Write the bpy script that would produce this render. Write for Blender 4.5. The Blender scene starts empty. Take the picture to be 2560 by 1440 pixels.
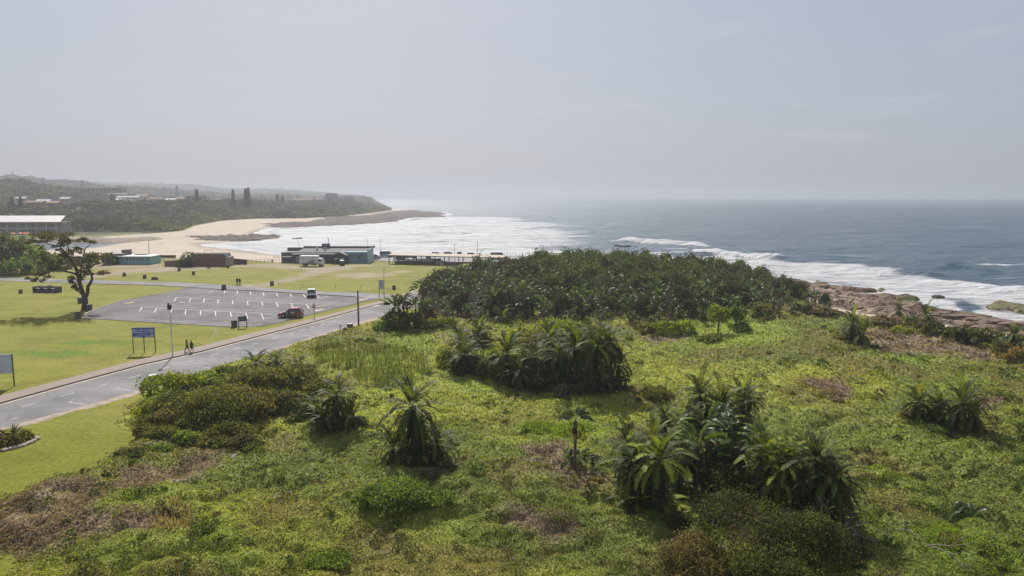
import bpy, bmesh, math, random
import numpy as np
from mathutils import Vector, Matrix, Euler
R = math.radians
C = bpy.context.scene.collection
scene = bpy.context.scene
# ---------------------------------------------------------------- camera, sky, sun, exposure
FPX, CH, CV = 1850.0, 20.5, 490.6          # focal length in photo pixels, camera height, row of the true horizon
PIT = math.atan((720 - CV) / FPX)
cam_d = bpy.data.cameras.new('camera'); cam = bpy.data.objects.new('camera', cam_d); C.objects.link(cam)
cam.location = (0, 0, CH); cam.rotation_euler = (math.pi/2 - PIT, 0, 0)
cam_d.sensor_width = 36; cam_d.lens = 36*FPX/2560; cam_d.clip_start = 0.5; cam_d.clip_end = 40000
scene.camera = cam
SUN_AZ, SUN_EL = R(-14), R(42)             # azimuth from +Y (view direction), towards the left
W = bpy.data.worlds.new('World'); scene.world = W; W.use_nodes = True
nt = W.node_tree; nt.nodes.clear()
wo = nt.nodes.new('ShaderNodeOutputWorld'); bg = nt.nodes.new('ShaderNodeBackground')
sky = nt.nodes.new('ShaderNodeTexSky'); sky.sky_type = 'NISHITA'; sky.sun_disc = False
sky.sun_elevation = SUN_EL; sky.sun_rotation = SUN_AZ
sky.air_density = 1.0; sky.dust_density = 3.0; sky.ozone_density = 2.0; sky.altitude = 20
tc = nt.nodes.new('ShaderNodeTexCoord')
mp = nt.nodes.new('ShaderNodeMapping'); mp.inputs['Scale'].default_value = (1.2, 2.2, 13.0); mp.inputs['Rotation'].default_value = (0, R(7), 0)
cn = nt.nodes.new('ShaderNodeTexNoise'); cn.inputs['Scale'].default_value = 2.3; cn.inputs['Detail'].default_value = 7; cn.inputs['Roughness'].default_value = .62
cn2 = nt.nodes.new('ShaderNodeTexNoise'); cn2.inputs['Scale'].default_value = 1.3; cn2.inputs['Detail'].default_value = 2
cr = nt.nodes.new('ShaderNodeMapRange'); cr.inputs[1].default_value = .55; cr.inputs[2].default_value = .8; cr.inputs[3].default_value = 0; cr.inputs[4].default_value = .4
cr2 = nt.nodes.new('ShaderNodeMapRange'); cr2.inputs[1].default_value = .45; cr2.inputs[2].default_value = .62
mul = nt.nodes.new('ShaderNodeMath'); mul.operation = 'MULTIPLY'
mixc = nt.nodes.new('ShaderNodeMix'); mixc.data_type = 'RGBA'; mixc.inputs['B'].default_value = (7.0, 6.9, 7.2, 1)
milk = nt.nodes.new('ShaderNodeMix'); milk.data_type = 'RGBA'; milk.inputs['Factor'].default_value = .8; milk.inputs['B'].default_value = (4.15, 4.55, 5.55, 1)
L = nt.links.new
L(tc.outputs['Generated'], mp.inputs['Vector']); L(mp.outputs[0], cn.inputs['Vector']); L(tc.outputs['Generated'], cn2.inputs['Vector'])
L(cn.outputs[0], cr.inputs[0]); L(cn2.outputs[0], cr2.inputs[0]); L(cr.outputs[0], mul.inputs[0]); L(cr2.outputs[0], mul.inputs[1])
L(sky.outputs[0], milk.inputs['A']); L(milk.outputs['Result'], mixc.inputs['A']); L(mul.outputs[0], mixc.inputs['Factor'])
L(mixc.outputs['Result'], bg.inputs['Color']); bg.inputs['Strength'].default_value = 0.077; L(bg.outputs[0], wo.inputs['Surface'])
sd = bpy.data.lights.new('sun', 'SUN'); sd.energy = 5.0; sd.angle = R(0.9); sd.color = (1.0, .95, .87)
so = bpy.data.objects.new('sun', sd); C.objects.link(so)
sdir = Vector((math.sin(SUN_AZ)*math.cos(SUN_EL), math.cos(SUN_AZ)*math.cos(SUN_EL), math.sin(SUN_EL)))
so.rotation_euler = sdir.to_track_quat('Z', 'Y').to_euler(); so.location = (0, 0, 60)
scene.view_settings.view_transform = 'Standard'; scene.view_settings.look = 'None'
scene.view_settings.exposure = 0.38; scene.view_settings.gamma = 1.0
scene.cycles.volume_bounces = 1; scene.cycles.max_bounces = 8; scene.cycles.transmission_bounces = 6; scene.cycles.transparent_max_bounces = 8
HAZE = 0.00035
rng = np.random.default_rng(7); random.seed(7)
# ---------------------------------------------------------------- helpers: picture row/column -> point in the world
cP, sP = math.cos(PIT), math.sin(PIT)
def G(u, v, z=0.0):
    k = -(v-720)/FPX; dz = k*cP - sP; dy = cP + k*sP; t = (z-CH)/dz
    return ((u-1280)/FPX*t, dy*t)
def GP(pts, z=0.0): return np.array([G(u, v, z) for u, v in pts])
def AT(u, y, z):                       # x of the column u at world depth y and height z
    return (u-1280)/FPX*(y*cP - (z-CH)*sP)
def ZT(y, v):                          # height that shows at row v when standing at depth y
    k = -(v-720)/FPX
    return CH + y*(k*cP - sP)/(cP + k*sP)
def PX(x, y, z):
    d = y*cP - (z-CH)*sP; return (1280 + x/d*FPX, 720 - FPX*((z-CH)*cP + y*sP)/d)
def tag(o, label=None, cat=None, group=None, kind=None):
    if label: o['label'] = label
    if cat: o['category'] = cat
    if group: o['group'] = group
    if kind: o['kind'] = kind
    return o
def empty(name, loc, rz=0, label=None, cat=None, group=None):
    o = bpy.data.objects.new(name, None); C.objects.link(o); o.location = loc; o.rotation_euler = (0, 0, rz); o.empty_display_size = .3
    return tag(o, label, cat, group)
def copy_tree(o, parent=None):
    c = o.copy(); C.objects.link(c); c.parent = parent
    for ch in o.children: copy_tree(ch, c)
    return c
# noise
def _h(ix, iy, s):
    h = (ix.astype(np.int64)*374761393 + iy.astype(np.int64)*668265263 + s*2147483647) & 0xffffffff
    h = ((h ^ (h >> 13))*1274126177) & 0xffffffff
    return ((h ^ (h >> 16)) & 0xffffff)/float(0xffffff)
def vn(x, y, s=0):
    ix = np.floor(x); iy = np.floor(y); fx = x-ix; fy = y-iy; fx = fx*fx*(3-2*fx); fy = fy*fy*(3-2*fy)
    a = _h(ix, iy, s); b = _h(ix+1, iy, s); c = _h(ix, iy+1, s); d = _h(ix+1, iy+1, s)
    return (a*(1-fx)+b*fx)*(1-fy) + (c*(1-fx)+d*fx)*fy
def fbm(x, y, s=0, o=4, g=.5):
    r = 0; a = 1; t = 0
    for i in range(o):
        r = r + a*vn(x*2**i+17.3*i, y*2**i-9.1*i, s+i); t += a; a *= g
    return r/t
def cell(x, y, s=0):                   # distance to the nearest scattered point, in cells; and an id
    ix = np.floor(x); iy = np.floor(y); best = np.full(x.shape, 9.0); idv = np.zeros(x.shape)
    for dx in (-1, 0, 1):
        for dy in (-1, 0, 1):
            cx = ix+dx; cy = iy+dy; px = cx+_h(cx, cy, s); py = cy+_h(cx, cy, s+5)
            d = np.hypot(x-px, y-py); m = d < best; best = np.where(m, d, best); idv = np.where(m, _h(cx, cy, s+9), idv)
    return best, idv
def sstep(a, b, x):
    t = np.clip((x-a)/(b-a), 0, 1); return t*t*(3-2*t)
def seg_dist(P, X, Y, closed=True):
    n = len(P); best = np.full(X.shape, 1e9)
    for i in range(n if closed else n-1):
        ax, ay = P[i]; bx, by = P[(i+1) % n]; dx, dy = bx-ax, by-ay; l = dx*dx+dy*dy+1e-9
        t = np.clip(((X-ax)*dx+(Y-ay)*dy)/l, 0, 1); best = np.minimum(best, np.hypot(X-ax-t*dx, Y-ay-t*dy))
    return best
def inside(P, X, Y):
    n = len(P); r = np.zeros(X.shape, bool)
    for i in range(n):
        ax, ay = P[i]; bx, by = P[(i+1) % n]
        if ay == by: continue
        r ^= ((ay > Y) != (by > Y)) & (X < (bx-ax)*(Y-ay)/(by-ay)+ax)
    return r
def sdf(P, X, Y): return np.where(inside(P, X, Y), 1, -1)*seg_dist(P, X, Y)
# meshes
def mesh_np(name, V, Q=None, T=None, col=None, mat=None, parent=None, smooth=False, extra=None):
    m = bpy.data.meshes.new(name); V = np.asarray(V, np.float32); m.vertices.add(len(V)); m.vertices.foreach_set('co', V.ravel())
    parts = []; starts = []; n = 0
    for F, k in ((Q, 4), (T, 3)):
        if F is not None and len(F):
            F = np.asarray(F, np.int32); parts.append(F.ravel()); starts.append(np.arange(len(F), dtype=np.int32)*k+n); n += F.size
    idx = np.concatenate(parts); st = np.concatenate(starts)
    m.loops.add(len(idx)); m.loops.foreach_set('vertex_index', idx); m.polygons.add(len(st)); m.polygons.foreach_set('loop_start', st)
    m.update(calc_edges=True)
    if smooth: m.polygons.foreach_set('use_smooth', np.ones(len(st), bool))
    if col is not None:
        a = m.color_attributes.new('Col', 'FLOAT_COLOR', 'POINT'); c4 = np.ones((len(V), 4), np.float32); c4[:, :col.shape[1]] = col; a.data.foreach_set('color', c4.ravel())
    for k, v in (extra or {}).items():
        a = m.attributes.new(k, 'FLOAT', 'POINT'); a.data.foreach_set('value', np.asarray(v, np.float32))
    if mat: m.materials.append(mat)
    o = bpy.data.objects.new(name, m); C.objects.link(o); o.parent = parent
    return o
class MB:                              # collects boxes, tubes and polygons into one mesh
    def __init__(s): s.v = []; s.f = []; s.m = []; s.mats = []; s.cur = 0
    def use(s, mat):
        if mat not in s.mats: s.mats.append(mat)
        s.cur = s.mats.index(mat); return s
    def poly(s, pts): n = len(s.v); s.v += [tuple(p) for p in pts]; s.f.append(list(range(n, n+len(pts)))); s.m.append(s.cur); return s
    def faces(s, vs, fs):
        n = len(s.v); s.v += [tuple(p) for p in vs]; s.f += [[i+n for i in f] for f in fs]; s.m += [s.cur]*len(fs); return s
    def box(s, c, d, rz=0, M=None):
        vs = []
        for z in (-.5, .5):
            for x, y in ((-.5, -.5), (.5, -.5), (.5, .5), (-.5, .5)):
                p = Vector((x*d[0], y*d[1], z*d[2]))
                if M is not None: p = M @ p
                if rz: p = Matrix.Rotation(rz, 3, 'Z') @ p
                vs.append((p.x+c[0], p.y+c[1], p.z+c[2]))
        return s.faces(vs, [[0, 3, 2, 1], [4, 5, 6, 7], [0, 1, 5, 4], [1, 2, 6, 5], [2, 3, 7, 6], [3, 0, 4, 7]])
    def tube(s, pts, rad, n=8, caps=True):
        pts = [Vector(p) for p in pts]; rad = rad if hasattr(rad, '__len__') else [rad]*len(pts); b = len(s.v)
        up = None
        for i, p in enumerate(pts):
            d = (pts[min(i+1, len(pts)-1)]-pts[max(i-1, 0)]).normalized()
            a = Vector((1, 0, 0)) if abs(d.x) < .9 else Vector((0, 1, 0))
            if up is not None: a = up
            a = (a-d*a.dot(d)).normalized(); up = a; e = d.cross(a)
            for k in range(n):
                t = 2*math.pi*k/n; q = p + (a*math.cos(t)+e*math.sin(t))*rad[i]; s.v.append(tuple(q))
        for i in range(len(pts)-1):
            for k in range(n):
                s.f.append([b+i*n+k, b+i*n+(k+1) % n, b+(i+1)*n+(k+1) % n, b+(i+1)*n+k]); s.m.append(s.cur)
        if caps:
            s.f.append([b+k for k in reversed(range(n))]); s.m.append(s.cur); s.f.append([b+(len(pts)-1)*n+k for k in range(n)]); s.m.append(s.cur)
        return s
    def build(s, name, mat=None, parent=None, bevel=0, smooth=False):
        m = bpy.data.meshes.new(name); m.from_pydata(s.v, [], s.f)
        if s.mats:
            for q in s.mats: m.materials.append(q)
            m.polygons.foreach_set('material_index', s.m)
        elif mat: m.materials.append(mat)
        if smooth: m.polygons.foreach_set('use_smooth', [True]*len(s.f))
        m.update(); o = bpy.data.objects.new(name, m); C.objects.link(o); o.parent = parent
        if bevel:
            b = o.modifiers.new('bevel', 'BEVEL'); b.width = bevel; b.segments = 2; b.limit_method = 'ANGLE'
        return o
# materials
def new_mat(name):
    m = bpy.data.materials.new(name); m.use_nodes = True; return m, m.node_tree, m.node_tree.nodes['Principled BSDF']
MC = {}
def pm(name, col, rough=.7, metal=0, var=.15, scale=3.0, bump=0, spec=.4, coat=0):
    if name in MC: return MC[name]
    m, t, p = new_mat(name); N = t.nodes.new; l = t.links.new
    co = N('ShaderNodeTexCoord'); n = N('ShaderNodeTexNoise'); n.inputs['Scale'].default_value = scale; n.inputs['Detail'].default_value = 6
    l(co.outputs['Object'], n.inputs['Vector'])
    mr = N('ShaderNodeMapRange'); mr.inputs[1].default_value = .3; mr.inputs[2].default_value = .7; mr.inputs[3].default_value = 1-var; mr.inputs[4].default_value = 1+var
    l(n.outputs[0], mr.inputs[0]); vm = N('ShaderNodeVectorMath'); vm.operation = 'SCALE'; vm.inputs[0].default_value = col[:3]; l(mr.outputs[0], vm.inputs['Scale'])
    l(vm.outputs[0], p.inputs['Base Color']); p.inputs['Roughness'].default_value = rough; p.inputs['Metallic'].default_value = metal
    p.inputs['Specular IOR Level'].default_value = spec; p.inputs['Coat Weight'].default_value = coat
    if bump:
        b = N('ShaderNodeBump'); b.inputs['Distance'].default_value = bump; l(n.outputs[0], b.inputs['Height']); l(b.outputs[0], p.inputs['Normal'])
    MC[name] = m; return m
def leaf_mat(name, trans=.42, rough=.65, spec=.12):
    m, t, p = new_mat(name); N = t.nodes.new; l = t.links.new
    a = N('ShaderNodeAttribute'); a.attribute_name = 'Col'; l(a.outputs['Color'], p.inputs['Base Color'])
    p.inputs['Roughness'].default_value = rough; p.inputs['Specular IOR Level'].default_value = spec
    tr = N('ShaderNodeBsdfTranslucent'); hs = N('ShaderNodeVectorMath'); hs.operation = 'MULTIPLY'; hs.inputs[1].default_value = (1.5, 1.35, .45)
    l(a.outputs['Color'], hs.inputs[0]); l(hs.outputs[0], tr.inputs['Color'])
    mx = N('ShaderNodeMixShader'); mx.inputs[0].default_value = trans; l(p.outputs[0], mx.inputs[1]); l(tr.outputs[0], mx.inputs[2])
    l(mx.outputs[0], t.nodes['Material Output'].inputs['Surface']); return m
LEAF = leaf_mat('leaf_foliage'); LEAF2 = leaf_mat('palm_foliage', .4, .6, .1); LEAF3 = leaf_mat('thicket_foliage', .22, .65, .12); LEAFS = leaf_mat('broad_leaf', .25, .5, .2)
BARK = pm('bark', (.09, .07, .055), .9, var=.35, scale=6, bump=.03)
# ================================================================ land, sea, roads
# coast line (water's edge), land on the left of it
COAST_PX = [(3300, 1010), (2900, 880), (2700, 835), (2560, 800), (2470, 790), (2385, 779), (2345, 766), (2290, 748), (2190, 725), (2080, 714), (1960, 699), (1880, 686), (1780, 671), (1700, 664), (1640, 660),
            (1560, 655), (1500, 650), (1462, 643), (1445, 638.5), (1200, 637.5), (1000, 636.5), (930, 636.5), (915, 643), (800, 641), (690, 637), (614, 626.5), (556, 617.5), (510, 610.5), (620, 607), (641, 603), (690, 599),
            (712, 590), (660, 588), (636, 585), (652, 576), (682, 570), (740, 567.5), (805, 566), (887, 562), (969, 557), (1024, 546), (1085, 540.5), (1122, 537.6), (1106, 531), (1038, 526.6), (985, 523.5)]
COAST = np.vstack([GP(COAST_PX, -3), [[-700, 3200], [-1500, 7000], [-9000, 9000], [-9000, -500], [400, -500]]])
PL1 = np.vstack([GP([(3400, 1150), (2900, 960), (2560, 862), (2400, 832), (2250, 805), (2160, 792), (2090, 790), (2010, 748), (1890, 706), (1700, 679), (1550, 662), (1460, 646), (1443, 640), (930, 639), (925, 648),
                     (700, 656), (620, 650), (430, 645), (250, 648), (170, 640), (60, 632), (-300, 632)]), [[-9000, 240], [-9000, -500], [300, -500]]])
PL2_PX = [(-400, 597), (130, 597), (240, 599), (330, 592), (400, 588), (460, 582), (490, 568), (560, 555), (640, 550), (760, 549), (860, 543), (920, 536), (960, 530.5), (982, 527)]
PL2 = np.vstack([GP(PL2_PX, -1.2), [[-400, 2200], [-1400, 6800], [-9000, 8900], [-9000, 400]]])
LAGOON = GP([(-300, 607), (100, 607), (180, 610), (280, 609), (380, 603), (392, 606), (300, 614), (215, 628), (120, 636), (40, 640), (-300, 640)], -3)
ROCKS = [GP([(663, 563.5), (737, 559), (778, 558.5), (814, 551), (860, 547), (915, 543), (983, 532), (1038, 525.5), (1106, 530), (1124, 537.6), (1085, 543), (1051, 546.5), (969, 558), (887, 563), (805, 567.5), (690, 571)], -3),
         GP([(474, 599), (559, 594), (641, 590), (712, 589.5), (700, 598), (640, 604), (532, 604), (494, 602.5)], -3),
         GP([(530, 611.5), (600, 608.5), (641, 607.5), (641, 609.5), (600, 611.5), (532, 613.5)], -3),
         GP([(3300, 985), (2900, 865), (2600, 790), (2480, 775), (2385, 770), (2345, 758), (2290, 742), (2190, 719), (2080, 709), (1960, 694), (1880, 682), (1780, 665), (1700, 656), (1600, 652), (1480, 645), (1470, 660), (1700, 690), (1900, 720), (2090, 800), (2560, 870), (3300, 1150)], -3)]
ALGAE = GP([(2452, 768), (2470, 756), (2500, 752), (2545, 762), (2620, 780), (2760, 820), (2700, 845), (2600, 800), (2520, 783), (2462, 779)], -3)
ISLETS = [GP(p, -3) for p in ([(1640, 656), (1675, 650), (1735, 655), (1725, 662), (1660, 664)], [(1783, 668), (1795, 663), (1803, 668), (1795, 673)], [(1946, 690), (1950, 684), (1963, 690), (1958, 694)],
          [(2030, 705), (2045, 698), (2062, 702), (2050, 707)], [(1975, 688), (1990, 690), (1983, 693)], [(2185, 724), (2200, 718), (2222, 725), (2205, 728)], [(2310, 745), (2325, 738), (2330, 744)],
          [(700, 600), (715, 599), (705, 603.5)], [(720, 597), (760, 595.5), (762, 597), (725, 599)], [(1030, 541), (1080, 538), (1120, 541), (1060, 544)])]
# ridges inland on the left: (columns, crest rows incl. tree tops, distance, half width)
def ridge(px, d, w, tree):
    us = np.array([p[0] for p in px], float); vs = np.array([p[1] for p in px], float); ds = np.interp(us, *zip(*d)) if isinstance(d, list) else np.full(len(us), float(d))
    return ((us-1280)/FPX, ds, np.array([max(ZT(y, v)-tree, -6) for y, v in zip(ds, vs)]), w)
RIDGES = [ridge([(-900, 500), (0, 512), (110, 520), (180, 515), (240, 503), (330, 505), (480, 504), (560, 503), (640, 500), (700, 510), (800, 512), (890, 512), (930, 517), (960, 523), (985, 530)],
                [(-900, 500), (0, 560), (200, 600), (330, 640), (480, 700), (640, 860), (800, 980), (930, 1120), (985, 1200)], 75, 5),
          ridge([(-900, 440), (-100, 446), (0, 449), (60, 446), (130, 463), (190, 466), (230, 476), (260, 486), (300, 500), (330, 540)], 950, 190, 6),
          ridge([(-900, 452), (0, 474), (120, 480), (240, 483), (300, 489), (400, 497), (500, 500), (560, 501), (640, 502), (700, 507), (790, 506), (820, 503), (880, 509), (920, 530)], 1150, 240, 4),
          ridge([(-900, 436), (0, 442), (60, 441), (90, 443), (130, 450), (200, 453), (280, 466), (330, 466), (400, 471), (500, 480), (560, 486), (640, 489), (700, 487), (760, 492), (800, 520)], 1900, 420, 16),
          ridge([(-900, 436), (0, 446), (300, 462), (440, 463), (500, 466), (560, 474), (640, 476), (700, 476), (800, 484), (870, 490), (930, 494.5), (950, 510)], 3600, 900, 14)]
def hills_h(X, Y):
    t = X/np.maximum(Y, 1); H = np.full(X.shape, -9.0)
    for a, d, z, w in RIDGES:
        dd = np.interp(t, a, d); zz = np.interp(t, a, z); w1 = w*(1+0*t)
        q = np.where(Y < dd, (dd-Y)/w1, (Y-dd)/(w1*1.6)); H = np.maximum(H, (zz+3)*np.exp(-q*q)-3)
    return H
def land(X, Y):
    s = sdf(COAST, X, Y); p1 = sdf(PL1, X, Y); p2 = sdf(PL2, X, Y); lag = sdf(LAGOON, X, Y)
    p = np.maximum(p1, p2); dist = np.maximum(-p, 0); sl = np.maximum(s, 0)
    t = np.where(p > 0, 1, sl/(sl+dist+1e-3)); rock = np.zeros(X.shape)
    for Rk in ROCKS: rock = np.maximum(rock, sstep(-1.2, 1.2, sdf(Rk, X, Y)+np.where(Y > 300, 22, 3)*(fbm(X/np.where(Y > 300, 16, 6), Y/np.where(Y > 300, 9, 6), 31, 5)-.5)))
    beachH = -3.15 + 2.4*np.clip(t/.8, 0, 1)**.9 + .75*sstep(.8, 1, t)
    terr = fbm(X/9, Y/7, 3, 5); tq = np.floor(terr*9)/9 + .111*sstep(.25, .75, (terr*9) % 1)
    c, _ = cell(X/5, Y/3.2, 12); crack = sstep(.42, .62, c)
    c9, i9 = cell(X/9+.3*(terr-.5)*4, Y/4.5, 14); rockH = -3.15 + 1.9*np.clip(t/.75, 0, 1)**.7 + 2.6*(tq-.45) + .7*(i9-.4) - .9*sstep(.5, .66, c9) - .5*crack*sstep(.15, .3, t) + 1.2*sstep(.85, 1, t)
    H = np.where(s < 0, -3.15+s*.06, beachH*(1-rock)+rockH*rock)
    for isl in ISLETS+[ALGAE]:
        q = sstep(-1, 1.5, sdf(isl, X, Y)+2.5*(fbm(X/3, Y/3, 8)-.5)); H = np.maximum(H, -8*(1-q)+q*(-2.45+.7*(fbm(X/4, Y/4, 4)-.4)+.25*(tq-.5))); rock = np.maximum(rock, q)
    H = np.where(p > 0, 0, np.minimum(H, -.02)); H = np.maximum(H, -8)
    H = np.where(lag > -3, np.minimum(H, -3.5+.6*sstep(3, -3, lag)), H)
    hh = hills_h(X, Y); H = np.where(p2 > 0, np.maximum(H, hh*sstep(0, 30, p2)), H)
    return H, s, p1, p2, rock, t
# ground use
KERB = [(-420, 1119), (0, 1009.4), (178, 959.4), (355, 912), (500, 880), (640, 843), (766, 810.5), (893, 775.6), (959, 758.5)]
REDGE = [(-420, 1185), (0, 1070.5), (172, 1026), (341, 977.5), (500, 933), (669, 880), (737, 856.5), (840, 823), (900, 804.5), (985, 783), (1065, 762)]
PAVIN = [(-420, 1096), (0, 991.4), (178, 945.6), (333, 904), (500, 867.8), (640, 831.5), (786, 796.5), (851, 780), (956, 752)]
kw = GP(KERB); rw = GP(REDGE); pw = GP(PAVIN)
def off(P, d):                          # offset a world polyline to its right
    o = []
    for i in range(len(P)):
        a = P[max(i-1, 0)]; b = P[min(i+1, len(P)-1)]; t = (b-a)/np.hypot(*(b-a)); o.append(P[i]+d*np.array([t[1], -t[0]]))
    return np.array(o)
MAINROAD = np.vstack([kw, GP([(1000, 745), (1052, 731), (1120, 737)]), rw[::-1]])
SHOULDER = off(rw, 1.35)
BACKROAD = GP([(-500, 678), (0, 693.5), (231, 700), (481, 707.5), (637, 718), (794, 728.4), (900, 732), (1000, 738), (1048, 731), (1000, 745), (950, 748), (890, 742.5), (762, 735), (653, 728), (544, 724), (475, 718.5), (380, 713), (231, 709), (0, 701.5), (-500, 686)])
PARKING = GP([(475, 719), (544, 724.5), (653, 728.5), (762, 735.5), (890, 743), (950, 746), (919, 752), (844, 770), (760, 790.5), (698, 806.5), (655, 815), (575, 817.5), (450, 810.6), (325, 802.5), (250, 798), (200, 796), (212, 788), (231, 777), (303, 752), (400, 736)])
PROM = np.vstack([GP([(1500, 664), (1360, 666), (1250, 663), (1100, 660), (1000, 656), (945, 652), (926, 648), (927, 639.5), (1100, 639.5), (1300, 640), (1443, 641), (1520, 652)])])
PATHEND = GP([(1000, 738), (1040, 722), (1085, 712), (1100, 722), (1052, 733)])
PAVED = [MAINROAD, BACKROAD, PARKING, PROM]
ROADP = GP([(-420, 1114), (0, 1009.4), (178, 959.4), (355, 912), (500, 880), (637, 836), (762, 803.4), (890, 770.6), (944, 756.6), (985, 746), (1045, 733), (1110, 738), (1060, 768), (1005, 786), (919, 803.4), (794, 839.4), (669, 880), (500, 933), (341, 977.5), (172, 1026), (0, 1072), (-420, 1180)])
FIELD = np.vstack([GP([(-600, 1520), (30, 1450), (110, 1425), (70, 1395), (-40, 1385), (-200, 1330), (-100, 1290), (0, 1262), (60, 1225), (200, 1185), (300, 1130), (335, 1085), (325, 1040), (340, 1000), (400, 968), (600, 905), (700, 875), (800, 845), (925, 806), (960, 795), (1040, 760), (1035, 735), (1060, 690), (1150, 664), (1300, 650), (1450, 646),
                       (1560, 664), (1700, 681), (1890, 708), (2010, 750), (2090, 792), (2160, 794), (2250, 807), (2400, 834), (2560, 864), (2900, 962), (3400, 1150)]), [[70, 5], [260, -300], [-60, -60]]])
LAWN_C = [(310, 520, 4.2, 'g')]
SANDPATH = [GP(p) for p in ([(610, 727), (560, 716), (620, 712), (700, 700), (745, 688), (760, 674), (640, 668), (560, 668), (480, 676), (330, 684), (250, 694), (205, 697), (215, 685), (310, 672), (410, 667), (570, 667), (600, 662), (700, 658), (760, 666), (930, 662), (1010, 662), (900, 667), (845, 678), (780, 692), (705, 712), (650, 727)],
                            [(820, 688), (870, 683), (960, 681), (1010, 677), (1030, 680), (980, 690), (900, 696), (850, 693)], [(215, 664), (270, 660), (330, 657), (420, 660), (400, 668), (300, 670), (230, 672)])]
FOOT = GP([(533, 818), (541, 818), (545, 830), (533, 842), (540, 855), (536, 858), (528, 843), (536, 830)])
BROWN = [GP(p) for p in ([(-300, 1310), (-100, 1285), (0, 1265), (70, 1228), (160, 1215), (280, 1222), (300, 1190), (420, 1180), (470, 1150), (560, 1145), (540, 1180), (500, 1215), (380, 1235), (280, 1255), (265, 1285), (380, 1300), (470, 1290), (440, 1335), (330, 1360), (250, 1385), (130, 1400), (60, 1385), (-100, 1370), (-300, 1400)],
          [(1310, 1150), (1400, 1130), (1450, 1190), (1520, 1215), (1500, 1250), (1380, 1235), (1330, 1200)], [(1250, 1300), (1360, 1290), (1430, 1330), (1380, 1370), (1300, 1350)],
          [(1600, 835), (1680, 828), (1745, 850), (1700, 872), (1620, 868)], [(2000, 965), (2100, 960), (2140, 1000), (2060, 1010)], [(2420, 1010), (2500, 1015), (2490, 1050), (2420, 1045)], [(930, 1380), (975, 1370), (985, 1400), (940, 1405)],
          [(1080, 1170), (1150, 1170), (1140, 1200), (1090, 1205)], [(2150, 830), (2400, 850), (2520, 900), (2400, 930), (2200, 900)])]
BRIGHT = [GP(p) for p in ([(1290, 1085), (1400, 1065), (1530, 1080), (1530, 1110), (1380, 1115)], [(1770, 800), (1900, 790), (2000, 840), (1850, 880), (1600, 880), (1700, 850)], [(2300, 1345), (2430, 1335), (2560, 1390), (2560, 1440), (2330, 1440)], [(2150, 1200), (2230, 1190), (2240, 1240), (2160, 1230)],
          [(260, 1255), (420, 1245), (460, 1280), (300, 1290)], [(930, 830), (1080, 840), (1100, 900), (1000, 890)], [(1150, 900), (1250, 960), (1200, 1000), (1120, 960)], [(150, 1380), (500, 1350), (700, 1440), (200, 1440)], [(2300, 975), (2430, 960), (2500, 985), (2350, 1000)], [(2200, 910), (2400, 900), (2500, 930), (2300, 930)])]
def mixc_(a, b, t): return a*(1-t[..., None]) + np.array(b)*t[..., None]
YG, DG, MG, BR, TN = (.32, .355, .068), (.095, .13, .030), (.25, .275, .050), (.205, .145, .112), (.33, .27, .22)
def field_col(X, Y):
    n1 = fbm(X/11, Y/11, 41, 4); n2 = fbm(X/3.1, Y/3.1, 51, 4); n3 = fbm(X/26, Y/26, 61, 3)
    c = np.zeros(X.shape+(3,)) + np.array(MG)
    c = mixc_(c, YG, sstep(.40, .62, n1*.6+n2*.4)); c = mixc_(c, (.085, .125, .045), sstep(.48, .62, n3)*.55); c = mixc_(c, DG, sstep(.55, .72, fbm(X/2.3, Y/2.3, 71))*.6)
    far = sstep(85, 150, Y)*sstep(-10, 60, X); c = mixc_(c, (.17, .165, .062), far*.55)
    bn = sstep(.56, .70, fbm(X/6.5, Y/6.5, 81, 4)); c = mixc_(c, (.21, .175, .07), bn*.6)
    b = np.zeros(X.shape)
    for P in BROWN: b = np.maximum(b, sstep(-.9, .9, sdf(P, X, Y)+2.6*(fbm(X/1.9, Y/1.9, 91)-.5)))
    bc = mixc_(np.zeros(X.shape+(3,))+np.array(BR), TN, sstep(.5, .68, fbm(X/1.3, Y/1.3, 95)*.6+.4*fbm(X/5, Y/5, 96))); bc = mixc_(bc, (.10, .07, .055), sstep(.55, .7, fbm(X/2.1, Y/2.1, 97)))
    c = c*(1-b[..., None]*.88) + bc*b[..., None]*.88
    g = np.zeros(X.shape)
    for P in BRIGHT: g = np.maximum(g, sstep(-1.5, 1.5, sdf(P, X, Y)+4*(fbm(X/2.5, Y/2.5, 99)-.5)))
    c = mixc_(c, (.22, .31, .05), g*.6)
    return c, b
def lawn_col(X, Y):
    c = np.zeros(X.shape+(3,)) + np.array((.178, .176, .022)); n = fbm(X/9, Y/5, 101, 4); m = fbm(X/3.4, Y/1.6, 103, 5)
    c = mixc_(c, (.125, .135, .014), sstep(.5, .68, m)*.7); c = mixc_(c, (.20, .185, .045), sstep(.5, .66, n)*.5)
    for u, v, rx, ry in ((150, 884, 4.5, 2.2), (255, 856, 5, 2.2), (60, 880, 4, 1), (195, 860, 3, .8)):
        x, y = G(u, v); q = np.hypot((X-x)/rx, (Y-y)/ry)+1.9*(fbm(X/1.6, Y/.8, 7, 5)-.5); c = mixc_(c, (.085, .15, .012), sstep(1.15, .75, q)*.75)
    far = sstep(175, 215, Y); c = mixc_(c, (.19, .175, .055), far*.5*(.4+n))
    gl = sstep(75, 55, Y); c = mixc_(c, (.135, .145, .008), gl*.85)
    return c
gr_th = np.radians(np.concatenate([np.arange(-180, -42, 4.0), np.arange(-42, -37, .5), np.arange(-37, 37.01, .125), np.arange(37.5, 42, .5), np.arange(42, 180, 4.0)]))
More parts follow.
